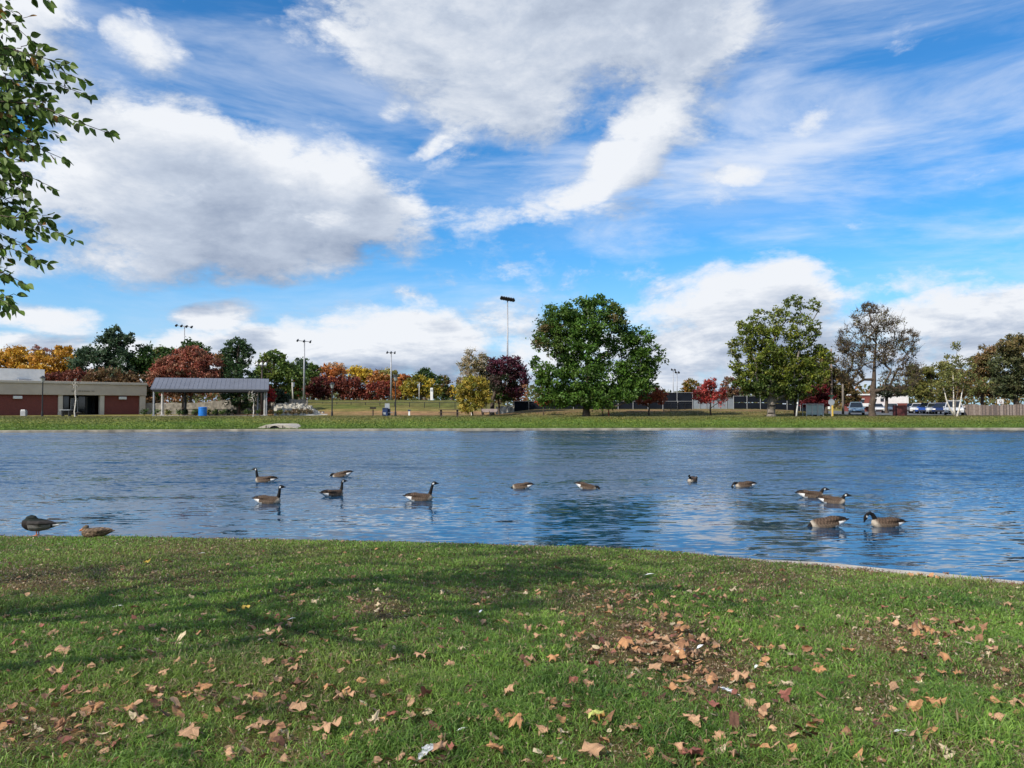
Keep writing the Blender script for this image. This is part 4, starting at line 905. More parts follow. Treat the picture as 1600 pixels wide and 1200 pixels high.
def wall_obj(name, label, pts, h, m, th=.5, cat='wall'):
    """rough stone wall following ground points given as (px, depth)"""
    rg = np.random.default_rng(3); base = np.array([gx(pts[0][0], pts[0][1]), pts[0][1]]); z0 = float(gz(*base)); mb = MB(); P = []
    Q = [np.array([gx(p, d), d]) for p, d in pts]; R_ = []
    for a, b in zip(Q[:-1], Q[1:]):
        n = int(np.linalg.norm(b - a) / .6) + 1; R_ += [a + (b - a) * t for t in np.linspace(0, 1, n, endpoint=False)]
    R_.append(Q[-1]); k = 6
    for q in R_:
        g = float(gz(*q)) - z0; hh = h + rg.normal(0, .05)
        for (u, v) in ((0, -.3), (.06, .5), (.14, 1), (th, 1), (th, .5), (th, -.3)): P.append((q[0] - base[0] + rg.normal(0, .03), q[1] - base[1] + u + rg.normal(0, .04), g + hh * v))
    F = [(i * k + a, (i + 1) * k + a, (i + 1) * k + a + 1, i * k + a + 1) for i in range(len(R_) - 1) for a in range(k - 1)]
    F += [tuple(range(k)), tuple((len(R_) - 1) * k + a for a in range(k))[::-1]]
    mb.poly(P, F); return mb.build(name, m, None, loc=(*base, z0), label=label, cat=cat)
wall_obj('stone_wall', 'rough stone retaining wall running behind the pavilion', [(205, 104), (420, 104), (480, 103)], 1.55, M['stonewall'])
wall_obj('stone_wall', 'pale stone end wall at the left of the tennis fence', [(775, 97), (803, 95)], .9, M['rock'])
# limestone rip-rap bank right of the pavilion
def riprap():
    rg = np.random.default_rng(9); mb = MB()
    for i in range(520):
        px = rg.uniform(432, 505); d = rg.uniform(91, 101); f = (d - 91) / 10
        if px > 508 - 40 * (1 - f): continue
        x = gx(px, d); z = float(gz(x, d)) + .10 + f * 1.1 * (1 - sstep(470, 505, px)) ; s = rg.uniform(.25, .6)
        mb.box((x + 30, d - 95, z), (s, s * rg.uniform(.6, 1), s * rg.uniform(.5, .9)), rg.uniform(0, 3), taper=rg.uniform(.5, .9))
    me = mb.mesh('rock_bank', M['rock']); o = link(bpy.data.objects.new('rock_bank', me)); o.location = (-30, 95, 0)
    tag(o, 'heaped pale limestone rocks on the slope right of the pavilion', 'rocks', kind='stuff')
    # the earth bank beneath the rocks
    P = []; n = 20; mb = MB()
    for i in range(n):
        px = 428 + 84 * i / (n - 1)
        for f in (0, .5, 1, 1.25): d = 91 + 10 * f; x = gx(px, d); P.append((x, d, float(gz(x, d)) - .05 + min(f, 1) * 1.1 * float(1 - sstep(465, 505, px)) - (.9 if f > 1 else 0)))
    mb.poly(P, [(i * 4 + a, (i + 1) * 4 + a, (i + 1) * 4 + a + 1, i * 4 + a + 1) for i in range(n - 1) for a in range(3)]); mb.build('earth_bank', M['rock'], kind='structure', label='stony earth slope right of the pavilion')
riprap()

def drain():
    Y = 66.2; x = gx(430, Y); z0 = 0.0; root = empty('drain_outlet', (x, Y, z0), label='concrete drain outlet with a dark pipe in the far shore', cat='drain')
    a, b, c, d = gx(397, Y) - x, gx(415, Y) - x, gx(448, Y) - x, gx(467, Y) - x; zt = at(0, 664, Y)[2]
    mb = MB(); P = [(a, 0, -.4), (a, 0, .12), (b, 0, zt), (c, 0, zt), (d, 0, .12), (d, 0, -.4)]; P += [(X * 1.0, 3.2, Z + (.05)) for X, _, Z in P]
    mb.poly(P, [(0, 5, 4, 3, 2, 1), (6, 7, 8, 9, 10, 11), (1, 2, 8, 7), (2, 3, 9, 8), (3, 4, 10, 9), (0, 1, 7, 6), (4, 5, 11, 10)]); mb.build('headwall', M['concrete'], root)
    q = [(.45 * math.cos(t) , -.03, .05 + .36 * math.sin(t)) for t in np.linspace(0, math.pi, 13)]; MB().poly(q + [(u, -.25, w) for u, _, w in q], [tuple(range(13))] + [(i, i + 1, 14 + i, 13 + i) for i in range(12)]).build('pipe', M['black'], root)
    for s in (gx(417, Y) - x, gx(443, Y) - x): MB().tube([(s, -.12, -.1), (s, -.12, zt - .05)], .045, 6).build('rail_post', M['black'], root)
    MB().tube([(gx(417, Y) - x, -.12, .16), (gx(443, Y) - x, -.12, .16)], .05, 6).build('rail', M['black'], root)
drain()

M['paleblue'] = mat('pale_mesh', (.20, .23, .27), .8, .2, 1)
def fence(name, label, p0, p1, top_py, m_panel, n, post_m='steel', bot=0.0, split=None, pick=False, rail=True, cat='fence'):
    (a, da), (b, db) = p0, p1; A = np.array([gx(a, da), da]); Bq = np.array([gx(b, db), db]); z0 = float(gz(*A)); L = np.linalg.norm(Bq - A); yaw = math.atan2(*(Bq - A)[::-1])
    root = empty(name, (*A, z0), yaw, label=label, cat=cat); h0 = at(a, top_py, da)[2]; 
    def g(t): q = A + (Bq - A) * t; return float(gz(*q)) - z0
    ht = h0 - z0
    if m_panel:
        mb = MB(); k = 24; P = []
        lv = [(bot, 1.0)] if split is None else [(bot, split - .02), (split + .02, 1.0)]
        for lo, hi in lv:
            P = []; 
            for i in range(k + 1):
                gg = g(i / k); top = ht if True else 0
                for y in (-.02, .02): P += [(L * i / k, y, gg + (top - gg) * lo + .03), (L * i / k, y, gg + (top - gg) * hi)]
            F = []
            for i in range(k): F += [(4 * i, 4 * i + 4, 4 * i + 5, 4 * i + 1), (4 * i + 3, 4 * i + 7, 4 * i + 6, 4 * i + 2), (4 * i + 1, 4 * i + 5, 4 * i + 7, 4 * i + 3)]
            mb.poly(P, F)
        mb.build('screen' if m_panel == 'screen' else 'boards', M[m_panel], root)
    for i in range(n + 1):
        t = i / n; MB().tube([(L * t, -.08, g(t) - .1), (L * t, -.08, ht + .05)], .045, 6).build('post', M[post_m], root)
    if rail:
        for zz in ([1.0] if not pick else [1.0, .12]): MB().tube([(L * i / 12, -.08, g(i / 12) + (ht - g(i / 12)) * zz) for i in range(13)], .03, 5).build('rail', M[post_m], root)
    if pick:
        mb = MB()
        for i in range(int(L / .22)): x = i * .22; mb.tube([(x, -.08, g(x / L) + .1), (x, -.08, ht)], .014, 4, cap=False)
        mb.build('pickets', M[post_m], root)
    return root
fence('tennis_fence', 'low tennis fence with dark windscreen behind the oak trunk', (803, 97), (1082, 97), 627, 'screen', 12)
fence('tennis_fence', 'taller dark screened fence rising right of the oak', (985, 112), (1082, 112), 613.5, 'screen', 4)
fence('tennis_fence', 'dark screened fence in two tiers left of the bus shelter', (1146, 104), (1292, 104), 619, 'screen', 7, split=.5)
fence('chain_link_fence', 'pale chain link fence behind the crimson maple', (1082, 108), (1146, 108), 622, 'paleblue', 6)
fence('iron_fence', 'short black iron fence right of the rusty young maple', (1036, 92), (1080, 95), 630, None, 4, post_m='black', pick=True)
fence('wire_fence', 'thin black fence along the foot of the grass berm', (440, 112), (760, 104), 629, None, 14, post_m='black')
def wood_fence():
    A = np.array([gx(1503, 91), 91.]); Bq = np.array([gx(1720, 88), 88.]); z0 = .96; L = np.linalg.norm(Bq - A); yaw = math.atan2(*(Bq - A)[::-1])
    root = empty('wooden_fence', (*A, z0), yaw, label='tall weathered board fence at the right edge', cat='fence'); rg = random.Random(5); mb = MB(); x = 0
    while x < L:
        h = 1.30 + .08 * math.sin(x * .9) + rg.uniform(-.03, .03) + (.12 if x > 4.2 else 0) - (.1 if 1.5 < x < 3 else 0); mb.box((x + .075, rg.uniform(-.01, .01), h / 2), (.14, .03, h), mi=rg.randrange(3)); x += .152
    m2 = mat('weathered_wood_dark', (.12, .095, .085), .85, .35, 6); m3 = mat('weathered_wood_pale', (.27, .22, .19), .85, .3, 6)
    mb.build('boards', [M['wood'], m2, m3], root)
    MB().box((L / 2, .06, .3), (L, .06, .09)).box((L / 2, .06, 1.0), (L, .06, .09)).build('rail', m2, root)
wood_fence()

def shop_block():
    Y = 150; z0 = 1.0; root = empty('shopping_building', (gx(1385, Y), Y, z0), label='distant red brick and white building beyond the parking lot', cat='building'); cx = gx(1385, Y)
    def bx(p0, p1, y0, y1, dy, dep, name, m, par=root):
        xa, xb = gx(p0, Y) - cx, gx(p1, Y) - cx; za, zb = at(0, y1, Y)[2] - z0, at(0, y0, Y)[2] - z0
        return MB().box(((xa + xb) / 2, dy + dep / 2, (za + zb) / 2), (xb - xa, dep, zb - za)).build(name, M[m], par)
    bx(1334, 1362, 617, 644, 0, 3, 'brick_wing', 'brick'); bx(1360, 1404, 631, 645, .5, 12, 'brick_wing', 'brick'); bx(1376, 1432, 618, 632, 3, 9, 'white_upper_wall', 'white'); bx(1400, 1428, 630, 641, 1, 8, 'brick_wing', 'brick'); bx(1418, 1436, 610, 634, 8, 7, 'white_gable_wall', 'white')
    bx(1333, 1363, 615.5, 617.5, -.2, 3.3, 'parapet', 'white'); bx(1347, 1364, 630, 635, -1.6, 1.5, 'canopy', 'white'); bx(1380, 1395, 631, 634, -1.2, 1.6, 'canopy', 'white')
    for a, b in ((1336, 1342), (1344, 1350)): 
        w = bx(a, b, 624, 629, -.06, .05, 'window', 'glass'); bx(a - .5, b + .5, 623, 624, -.12, .1, 'frame', 'white', w)
    bx(1380, 1394, 635, 642, .42, .05, 'shopfront', 'glass'); bx(1387, 1392, 622, 627, 2.9, .05, 'window', 'glass'); bx(1365, 1372, 636, 642, .42, .05, 'shopfront', 'glass')
shop_block()

# ------------------------------------------------------------------ street furniture
def flood_mast(label, px, Y, top_py, tilt, n, wpx, base_z=None, r=.16, hs=1.0, group='floodlight masts of the sports fields', stack=False):
    x = gx(px, Y); z0 = float(gz(x, Y)) if base_z is None else base_z; h = at(px, top_py, Y)[2] - z0; root = empty('floodlight_mast', (x, Y, z0), label=label, cat='floodlight', group=group)
    MB().tube([(0, 0, 0), (0, 0, h * .5), (0, 0, h)], [r, r * .75, r * .5], 10).build('pole', M['steel'], root, smooth=True)
    w = wpx * Y / F_PX; s = math.tan(R(tilt)); MB().tube([(-w / 2, 0, h - .1 + w / 2 * s), (w / 2, 0, h - .1 - w / 2 * s)], .07, 6).build('crossarm', M['steel'], root)
    for i in range(n):
        u = -w / 2 + w * i / (n - 1) if n > 1 else 0; lz = h - .1 - u * s
        o = MB().tube([(u, .25, lz + .22), (u, -.05, lz + .12), (u, -.4, lz - .12)], [.08 * hs, .17 * hs, .24 * hs], 8).build('lamp_head', M['black'], root)
flood_mast('leftmost sports floodlight mast, above the red maple', 287, 150, 509, 6, 4, 24, hs=1.0)
flood_mast('sports floodlight mast at the left end of the grass berm', 475, 112, 532, 6, 3, 20, hs=.6)
flood_mast('sports floodlight mast over the orange and yellow trees', 611, 122, 550, 2, 3, 12, hs=.6)
flood_mast('tallest floodlight mast with a double row of lamps, left of the oak', 793, 108, 466, 10, 6, 18, hs=1.15)
flood_mast('small far floodlight mast right of the oak, left one of the pair', 1052, 190, 577, 4, 2, 5)
flood_mast('small far floodlight mast right of the oak, right one of the pair', 1058, 175, 581, 4, 2, 5)
def util_pole(label, px, Y, top, r=.14, arm=0, lean=0, m='wood', lamps=0, tr=False, name='utility_pole'):
    x = gx(px, Y); z0 = float(gz(x, Y)); h = at(px, top, Y)[2] - z0; root = empty(name, (x, Y, z0), label=label, cat='pole'); L = lean * Y / F_PX
    MB().tube([(0, 0, -.1), (L, 0, h)], [r, r * .75], 8).build('pole', M[m], root, smooth=True)
    if arm: MB().box((L, -.1, h - .25), (arm, .1, .12)).build('crossarm', M[m], root)
    for i in range(lamps): MB().tube([((i - (lamps - 1) / 2) * .55, -.2, h - .35), ((i - (lamps - 1) / 2) * .55, -.5, h - .7)], [.12, .2], 8).build('lamp_head', M['white'], root)
    if tr: MB().tube([(L + .25, -.1, h - 1.4), (L + .25, -.1, h - .7)], .2, 8).build('transformer', M['steel'], root)
util_pole('wooden pole with two white floodlights right above the pavilion end', 409, 98, 563, arm=1.5, lamps=3, m='wood_dark')
util_pole('pale leaning utility pole left of the second floodlight mast', 458, 116, 590, r=.12, lean=-2, m='bark_white', tr=True)
util_pole('tall dark utility pole behind the bus shelter sign', 1300, 97, 545, r=.15, m='wood', lean=-.5)
util_pole('pale utility pole right of the yellow sign post', 1317, 95, 600, r=.16, m='bark_grey')
util_pole('dark wooden post leaning beside the white post', 1243, 83, 612, r=.26, m='wood_dark', lean=1, name='wooden_post')
util_pole('slim white post leaning left of the bus shelter', 1244, 82, 613, r=.10, m='white', lean=3.5, name='leaning_post')
util_pole('slim pale pole in front of the yellow green tree', 655, 118, 598, r=.07, m='bark_white')
def park_lamp(label, px, Y, top):
    x = gx(px, Y); z0 = float(gz(x, Y)); h = at(px, top, Y)[2] - z0; root = empty('street_lamp', (x, Y, z0), label=label, cat='street lamp', group='black park lamps by the far footpath')
    MB().tube([(0, 0, 0), (0, 0, .5), (0, 0, .55), (0, 0, h - .7)], [.13, .11, .075, .06], 10).build('pole', M['black'], root)
    l = MB().tube([(0, 0, h - .7), (0, 0, h - .25)], [.13, .24], 8).build('lantern', M['signback'], root)
    MB().tube([(0, 0, h - .25), (0, 0, h - .12), (0, 0, h)], [.34, .2, .03], 8).build('cap', M['black'], root)
park_lamp('black lamp post in front of the brick building', 66.5, 82, 587)
park_lamp('black lamp post standing right of the rock slope', 519, 86, 597)
park_lamp('black lamp post beside the blue bins', 618, 85, 585)

def picnic_table(label, px, Y, w, m='wood_dark'):
    x = gx(px, Y); z0 = float(gz(x, Y)); root = empty('picnic_table', (x, Y, z0), R(4), label=label, cat='picnic table')
    MB().box((0, 0, .76), (w, .75, .06)).build('table_top', M[m], root)
    for s in (-1, 1):
        MB().box((0, s * .72, .45), (w, .26, .05)).build('bench_seat', M[m], root)
    for s in (-1, 1): MB().box((s * w * .38, 0, .38), (.22, .5, .72)).box((s * w * .38, 0, .40), (.12, 1.5, .07)).build('leg', M[m], root)
picnic_table('dark picnic table on the far lawn left of the yellow shrub', 702, 80, 2.25)
picnic_table('dark picnic table under the pavilion, left of the blue barrel', 296, 89, 1.8)
picnic_table('dark picnic table under the pavilion, right of the blue barrel', 348, 89, 1.8)
def park_bench():
    Y = 83; x = gx(765, Y); z0 = float(gz(x, Y)); root = empty('park_bench', (x, Y, z0), label='greyish pink slatted park bench below the purple tree', cat='bench')
    m = mat('bench_slats', (.33, .26, .25), .7, .2, 5)
    mb = MB(); [mb.box((0, .0 + i * .13, .45), (1.7, .11, .04)) for i in range(4)]; mb.build('seat', m, root)
    mb = MB(); [mb.box((0, -.14 - i * .01, .56 + i * .115), (1.7, .035, .10)) for i in range(3)]; mb.build('backrest', m, root)
    for s in (-.82, 0, .82): MB().box((s, .12, .22), (.06, .5, .44)).box((s, -.13, .6), (.06, .06, .5)).build('leg', M['black'], root)
park_bench()
def barrel(label, px, Y, m, name='litter_barrel', w=.45, h=1.05, zoff=0.):
    x = gx(px, Y); z0 = float(gz(x, Y)) + zoff; root = empty(name, (x, Y, z0), label=label, cat='bin')
    MB().tube([(0, 0, 0), (0, 0, .08), (0, 0, h * .33), (0, 0, h * .35), (0, 0, h * .37), (0, 0, h * .65), (0, 0, h * .67), (0, 0, h * .69), (0, 0, h - .1)], [w * .92, w, w, w * 1.04, w, w, w * 1.04, w, w], 18).build('barrel', M[m], root)
    MB().tube([(0, 0, h - .1), (0, 0, h - .03), (0, 0, h)], [w * 1.05, w * 1.02, w * .85], 18).build('lid', M[m], root)
barrel('bright blue barrel in front of the pavilion', 317, 85, 'bluebarrel')
def news_box():
    Y = 87; x = gx(602, Y); z0 = float(gz(x, Y)); r = empty('litter_bin', (x, Y, z0), label='navy blue bin with a white notice, left of the right lamp post', cat='bin')
    MB().box((0, 0, .42), (.62, .5, .84), taper=.92).build('bin_body', M['navy'], r, bevel=.02); MB().box((0, -.02, .90), (.66, .54, .1)).build('lid', M['navy'], r, bevel=.02); MB().box((-.05, -.262, .3), (.3, .01, .26)).build('notice', M['signback'], r)
    x = gx(607, Y + .5); r = empty('recycling_bin', (x, Y + .5, z0), label='blue recycling bin with a grey board behind, beside the navy bin', cat='bin')
    MB().box((0, 0, .42), (.45, .5, .84), taper=.95).build('bin_body', M['navy'], r, bevel=.02); MB().box((-.2, .35, .85), (.55, .04, 1.2)).build('board', M['signback'], r); MB().box((.3, -.1, .40), (.5, .3, .06)).build('flap', M['white'], r)
news_box()
def grill(label, px, Y, m, s=1.0):
    x = gx(px, Y); z0 = float(gz(x, Y)); r = empty('park_grill', (x, Y, z0), label=label, cat='grill')
    MB().tube([(0, 0, 0), (0, 0, .75 * s)], .07, 8).build('post', M[m], r); MB().box((0, 0, .85 * s), (.6 * s, .42, .05)).box((0, .2, .93 * s), (.6 * s, .03, .2)).box((-.3 * s, 0, .93 * s), (.03, .42, .2)).box((.3 * s, 0, .93 * s), (.03, .42, .2)).build('firebox', M[m], r); MB().box((0, -.05, .98 * s), (.56 * s, .4, .02)).build('grate', M['black'], r)
grill('brown park grill on a post, left of the blue bins', 583, 86, 'wood_dark', 1.0)
grill('orange red grill stand under the right of the oak crown', 951, 82, 'redpaint', 1.15)
def post_small(label, px, Y, h, m, name='marker_post', w=.16, topm=None):
    x = gx(px, Y); z0 = float(gz(x, Y)); r = empty(name, (x, Y, z0), label=label, cat='post'); MB().box((0, 0, h / 2), (w, w, h), taper=.9).build('post', M[m], r); MB().box((0, 0, h + .04), (w * 1.5, w * 1.5, .14)).build('cap', M[topm or m], r)
post_small('small white hydrant-like post right of the right lamp post', 639.5, 88, .62, 'white', w=.2, topm='navy')
post_small('white fence marker post at the left of the bus shelter tree', 1209, 85, 1.0, 'signback', w=.12)
def pylon():
    Y = 120; x = gx(674.5, Y); z0 = float(gz(x, Y)); r = empty('sign_pylon', (x, Y, z0), label='narrow white sign pylon on the berm right of the yellow green tree', cat='sign')
    h = at(0, 606, Y)[2] - z0; MB().box((0, 0, h / 2), (.42, .25, h)).build('panel', M['white'], r, bevel=.02); MB().box((0, -.14, h * .8), (.3, .02, .3)).build('badge', M['signback'], r)
pylon()
def bench_small():
    Y = 84; x = gx(105, Y); z0 = float(gz(x, Y)); r = empty('picnic_bench', (x, Y, z0), label='grey bench table in front of the building entrance', cat='bench')
    MB().box((-.1, 0, .72), (1.15, .6, .07)).build('table_top', M['signback'], r); MB().box((-.45, 0, .34), (.12, .4, .68)).box((.3, 0, .34), (.12, .4, .68)).build('leg', M['black'], r); MB().box((1.0, .1, .42), (.9, .35, .06)).box((1.0, .1, .2), (.1, .3, .4)).build('bench_seat', M['wood_dark'], r)
    Y = 86; x = gx(20, Y); r = empty('utility_cabinet', (x, Y + 2, float(gz(x, Y))), label='small grey utility cabinet at the foot of the brick wall', cat='cabinet')
    MB().box((0, 0, .3), (.6, .4, .6)).build('housing', M['steel'], r, bevel=.02); MB().box((0, -.02, .66), (.5, .36, .1)).build('lid', M['signback'], r, bevel=.02)
bench_small()
def bus_shelter():
    Y = 84; x = gx(1273, Y); z0 = float(gz(x, Y)); r = empty('bus_shelter', (x, Y, z0), label='bus shelter with three pale blue glass panes under the olive green tree', cat='bus shelter'); h = at(0, 632, Y)[2] - z0; w = 26 * Y / F_PX
    MB().box((0, .5, h + .03), (w + .15, 1.3, .09)).build('roof', M['signback'], r, bevel=.02)
    for i in range(3): p = MB().box((-w / 2 + w * (i + .5) / 3, 0, h * .55), (w / 3 - .14, .03, h * .8)).build('glass_pane', M['shelterglass'], r)
    for i in range(4): MB().box((-w / 2 + w * i / 3, 0, h / 2), (.09, .09, h)).build('post', M['signback'], r)
    for s in (-1, 1): MB().box((s * w / 2, 1.1, h / 2), (.08, .08, h)).build('post', M['signback'], r)
    MB().box((0, 0, h * .38), (w, .06, .06)).build('rail', M['signback'], r); MB().box((.1, .5, .42), (1.3, .35, .06)).box((.1, .5, .2), (.8, .1, .4)).build('bench', M['black'], r)
bus_shelter()
def street_sign():
    Y = 82; x = gx(1298.5, Y); z0 = float(gz(x, Y)); r = empty('street_sign', (x, Y, z0), label='yellow post with the back of a round sign and a green street plate', cat='sign'); h = at(0, 617, Y)[2] - z0
    MB().box((.1, 0, h * .38), (.17, .17, h * .76)).build('post', M['yellow'], r); MB().tube([(0, -.02, 0), (0, -.02, h)], .035, 6).build('pole', M['steel'], r)
    MB().box((0, -.06, h - .1), (.6, .02, .14)).box((0, -.08, h - .28), (.02, .5, .13)).build('street_plate', M['signgreen'], r)
    q = [(.36 * math.cos(t), .36 * math.sin(t)) for t in np.linspace(math.pi / 8, 2 * math.pi + math.pi / 8, 9)[:-1]]
    MB().poly([(a, -.10, h - .78 + b) for a, b in q] + [(a, -.08, h - .78 + b) for a, b in q], [tuple(range(8)), tuple(range(15, 7, -1))] + [(i, (i + 1) % 8, 8 + (i + 1) % 8, 8 + i) for i in range(8)]).build('sign_plate', M['signback'], r)
    MB().box((-.25, -.05, .95), (.22, .2, .3)).build('box', M['white'], r, bevel=.03)
street_sign()
def dumpster():
    Y = 86; x = gx(1409, Y); z0 = float(gz(x, Y)); r = empty('dumpster_enclosure', (x, Y, z0), label='maroon board enclosure right of the bare sycamore trunk', cat='enclosure'); h = at(0, 634, Y)[2] - z0
    mb = MB(); [mb.box((-.52 + i * .115, 0, h / 2), (.105, .05, h)) for i in range(10)]; [mb.box((.52, .06 + i * .115, h / 2), (.05, .105, h)) for i in range(9)]; [mb.box((-.52, .06 + i * .115, h / 2), (.05, .105, h)) for i in range(9)]; mb.build('boards', M['dumpster'], r)
    MB().box((0, .5, h + .02), (1.1, 1.1, .06)).build('lid', M['dumpster'], r)
dumpster()
def hoop():
    Y = 98; x = gx(1563, Y); z0 = float(gz(x, Y)); r = empty('basketball_hoop', (x, Y, z0), label='white basketball backboard above the wooden fence', cat='basketball hoop'); zc = at(0, 627.5, Y)[2] - z0
    MB().tube([(0, .5, 0), (0, .5, zc - .3), (0, .1, zc)], .06, 8).build('pole', M['black'], r); b = MB().box((0, 0, zc), (.80, .04, .62)).build('backboard', M['white'], r)
    MB().box((0, -.03, zc - .1), (.3, .02, .04)).box((0, -.03, zc + .1), (.3, .02, .04)).box((-.15, -.03, zc), (.04, .02, .2)).box((.15, -.03, zc), (.04, .02, .2)).build('target_square', M['black'], b)
    q = [(.2 * math.cos(t), -.25 + .2 * math.sin(t), zc - .18) for t in np.linspace(0, 2 * math.pi, 13)]; MB().tube(q, .015, 5).build('rim', M['redpaint'], r)
hoop()
# clipped shrubs along the pavilion
SH = [(226, 13, 'green', 88), (245, 11, 'green', 86), (262, 10, 'yellow green', 86), (281, 9, 'green', 86), (289, 8, 'dark', 87), (306, 10, 'green', 86), (328, 9, 'yellow green', 86), (335, 7, 'green', 87), (348, 8, 'green', 86), (357, 10, 'dark', 88), (365, 9, 'dark', 89), (387, 9, 'green', 86), (406, 8, 'green', 86), (426, 12, 'brown green', 87), (437, 9, 'yellow green', 87)]
nth = ['first', 'second', 'third', 'fourth', 'fifth', 'sixth', 'seventh', 'eighth', 'ninth', 'tenth', 'eleventh', 'twelfth', 'thirteenth', 'fourteenth', 'fifteenth']
for i, (px, w, c, Y) in enumerate(SH):
    pal = {'green': [(.05, .09, .02), (.08, .13, .03)], 'yellow green': [(.12, .14, .03), (.16, .14, .04)], 'dark': [(.02, .04, .012), (.035, .055, .02)], 'brown green': [(.10, .08, .03), (.16, .07, .03), (.07, .09, .03)]}[c]
    tree('shrub', f'{c} low shrub, {nth[i]} from the left along the front of the pavilion', px, Y, [(px, 644.5, w * .55, 5.2)], pal, leaf=.13, trunk=.04, split_py=648, cat='shrub', group='low shrubs along the pavilion', skel=8, clump=.4, ns=4)
def ornamental_grass():
    tree('ornamental_grass', 'tan ornamental grass clump at the foot of the rock slope', 466, 88, [(452, 645, 10, 4), (466, 643, 12, 5), (480, 644, 10, 5)], [(.20, .14, .08), (.13, .12, .05), (.24, .17, .12)], leaf=.16, trunk=.03, split_py=648, cat='plant', skel=10, ns=4)
ornamental_grass()

# ------------------------------------------------------------------ cars
def make_car(label, px, Y, yaw, paint, L=4.6, W=1.82, H=1.52, group='cars parked beyond the far lawn', z=None):
    x = gx(px, Y); z0 = (float(gz(x, Y)) if z is None else z) + .02; r = empty('parked_car', (x, Y, z0), R(yaw), label=label, cat='car', group=group)
    a = L / 2; b = W / 2; m = MB(); prof = [(-a, .32), (-a - .02, .62), (-a + .08, .90), (-a + .5, .98), (a - 1.45, .98), (a - .25, .82), (a, .62), (a - .02, .32)]; n = len(prof)
    P = [(u, -b, w) for u, w in prof] + [(u, b, w) for u, w in prof]
    P = [(u * (1 if .5 < w < .9 else .985), v * (1 if w < .9 else .93), w) for u, v, w in P]
    m.poly(P, [tuple(range(n))[::-1], tuple(range(n, 2 * n))] + [(i, (i + 1) % n, n + (i + 1) % n, n + i) for i in range(n)])
    m.build('body', paint, r, bevel=.05)
    c0, c1, r0, r1 = -a + .28, a - 1.35, -a + .85, a - 2.15; hb, ht = b * .90, b * .70
    MB().poly([(c0, -hb, .96), (c1, -hb, .96), (c1, hb, .96), (c0, hb, .96), (r0, -ht, H - .06), (r1, -ht, H - .06), (r1, ht, H - .06), (r0, ht, H - .06)], [(4, 5, 6, 7), (0, 1, 5, 4), (1, 2, 6, 5), (2, 3, 7, 6), (3, 0, 4, 7)]).build('windows', M['glass'], r)
    MB().box(((r0 + r1) / 2, 0, H - .03), (r1 - r0 + .12, 2 * ht + .08, .07)).build('roof', paint, r, bevel=.02)
    pl = MB()
    for s in (-1, 1):
        for (u0, u1) in ((c0, r0), (c1, r1), ((c0 + c1) / 2, (r0 + r1) / 2)): pl.tube([(u0, s * hb, .97), (u1, s * ht, H - .05)], .035, 4)
    pl.build('pillars', paint, r)
    for u in (-a + .85, a - .9):
        for s in (-1, 1):
            t = MB().tube([(u, s * (b - .2), .33), (u, s * (b + .01), .33)], .33, 16).build('wheel', M['tyre'], r); MB().tube([(u, s * (b), .33), (u, s * (b + .02), .33)], .2, 12).build('rim', M['rim'], t)
    for s in (-1, 1):
        MB().box((a - .03, s * b * .72, .68), (.1, .36, .15)).build('headlight', M['lamp'], r); MB().box((-a + .03, s * b * .75, .78), (.1, .28, .18)).build('tail_light', M['redpaint'], r)
        MB().box((c1 - .15, s * (b + .06), .98), (.12, .16, .11)).build('mirror', paint, r)
    MB().box((a, 0, .45), (.06, W * .6, .14)).build('grille', M['black'], r)
def paint(n, c): return mat(n, c, .22, .03, 1, metal=.3, spec=.6)
PW, PS, PB, PD, PG, PL = paint('paint_white', (.72, .73, .74)), paint('paint_silver', (.42, .45, .48)), paint('paint_blue', (.03, .08, .32)), paint('paint_dark', (.03, .035, .05)), paint('paint_grey', (.16, .17, .19)), paint('paint_lightblue', (.25, .36, .46))
make_car('silver blue minivan parked left of the bare sycamore', 1337.5, 94, -113, PL, H=1.62, W=1.75)
make_car('white car parked by the distant brick wall right of the sycamore trunk', 1371, 122, -110, PW, z=1.0)
make_car('white car parked in front of the distant dark shopfront', 1394, 122, -114, PW, z=1.0)
make_car('grey car at the left end of the parked row', 1426, 118, -132, PG, z=1.0)
make_car('white hatchback second in the parked row beyond the maroon enclosure', 1434, 114, -122, PW, z=1.0)
make_car('blue sedan in the parked row right of the white hatchback', 1448, 108, -134, PB, z=1.0)
make_car('light silver car in the middle of the parked row', 1459, 106, -120, PS, z=1.0)
make_car('dark blue car in the parked row left of the birch', 1471, 104, -126, paint('paint_navy', (.02, .04, .13)), z=1.0)
make_car('large white car right behind the birch stems', 1490, 92, -119, PW, H=1.75, W=2.0, z=1.0)

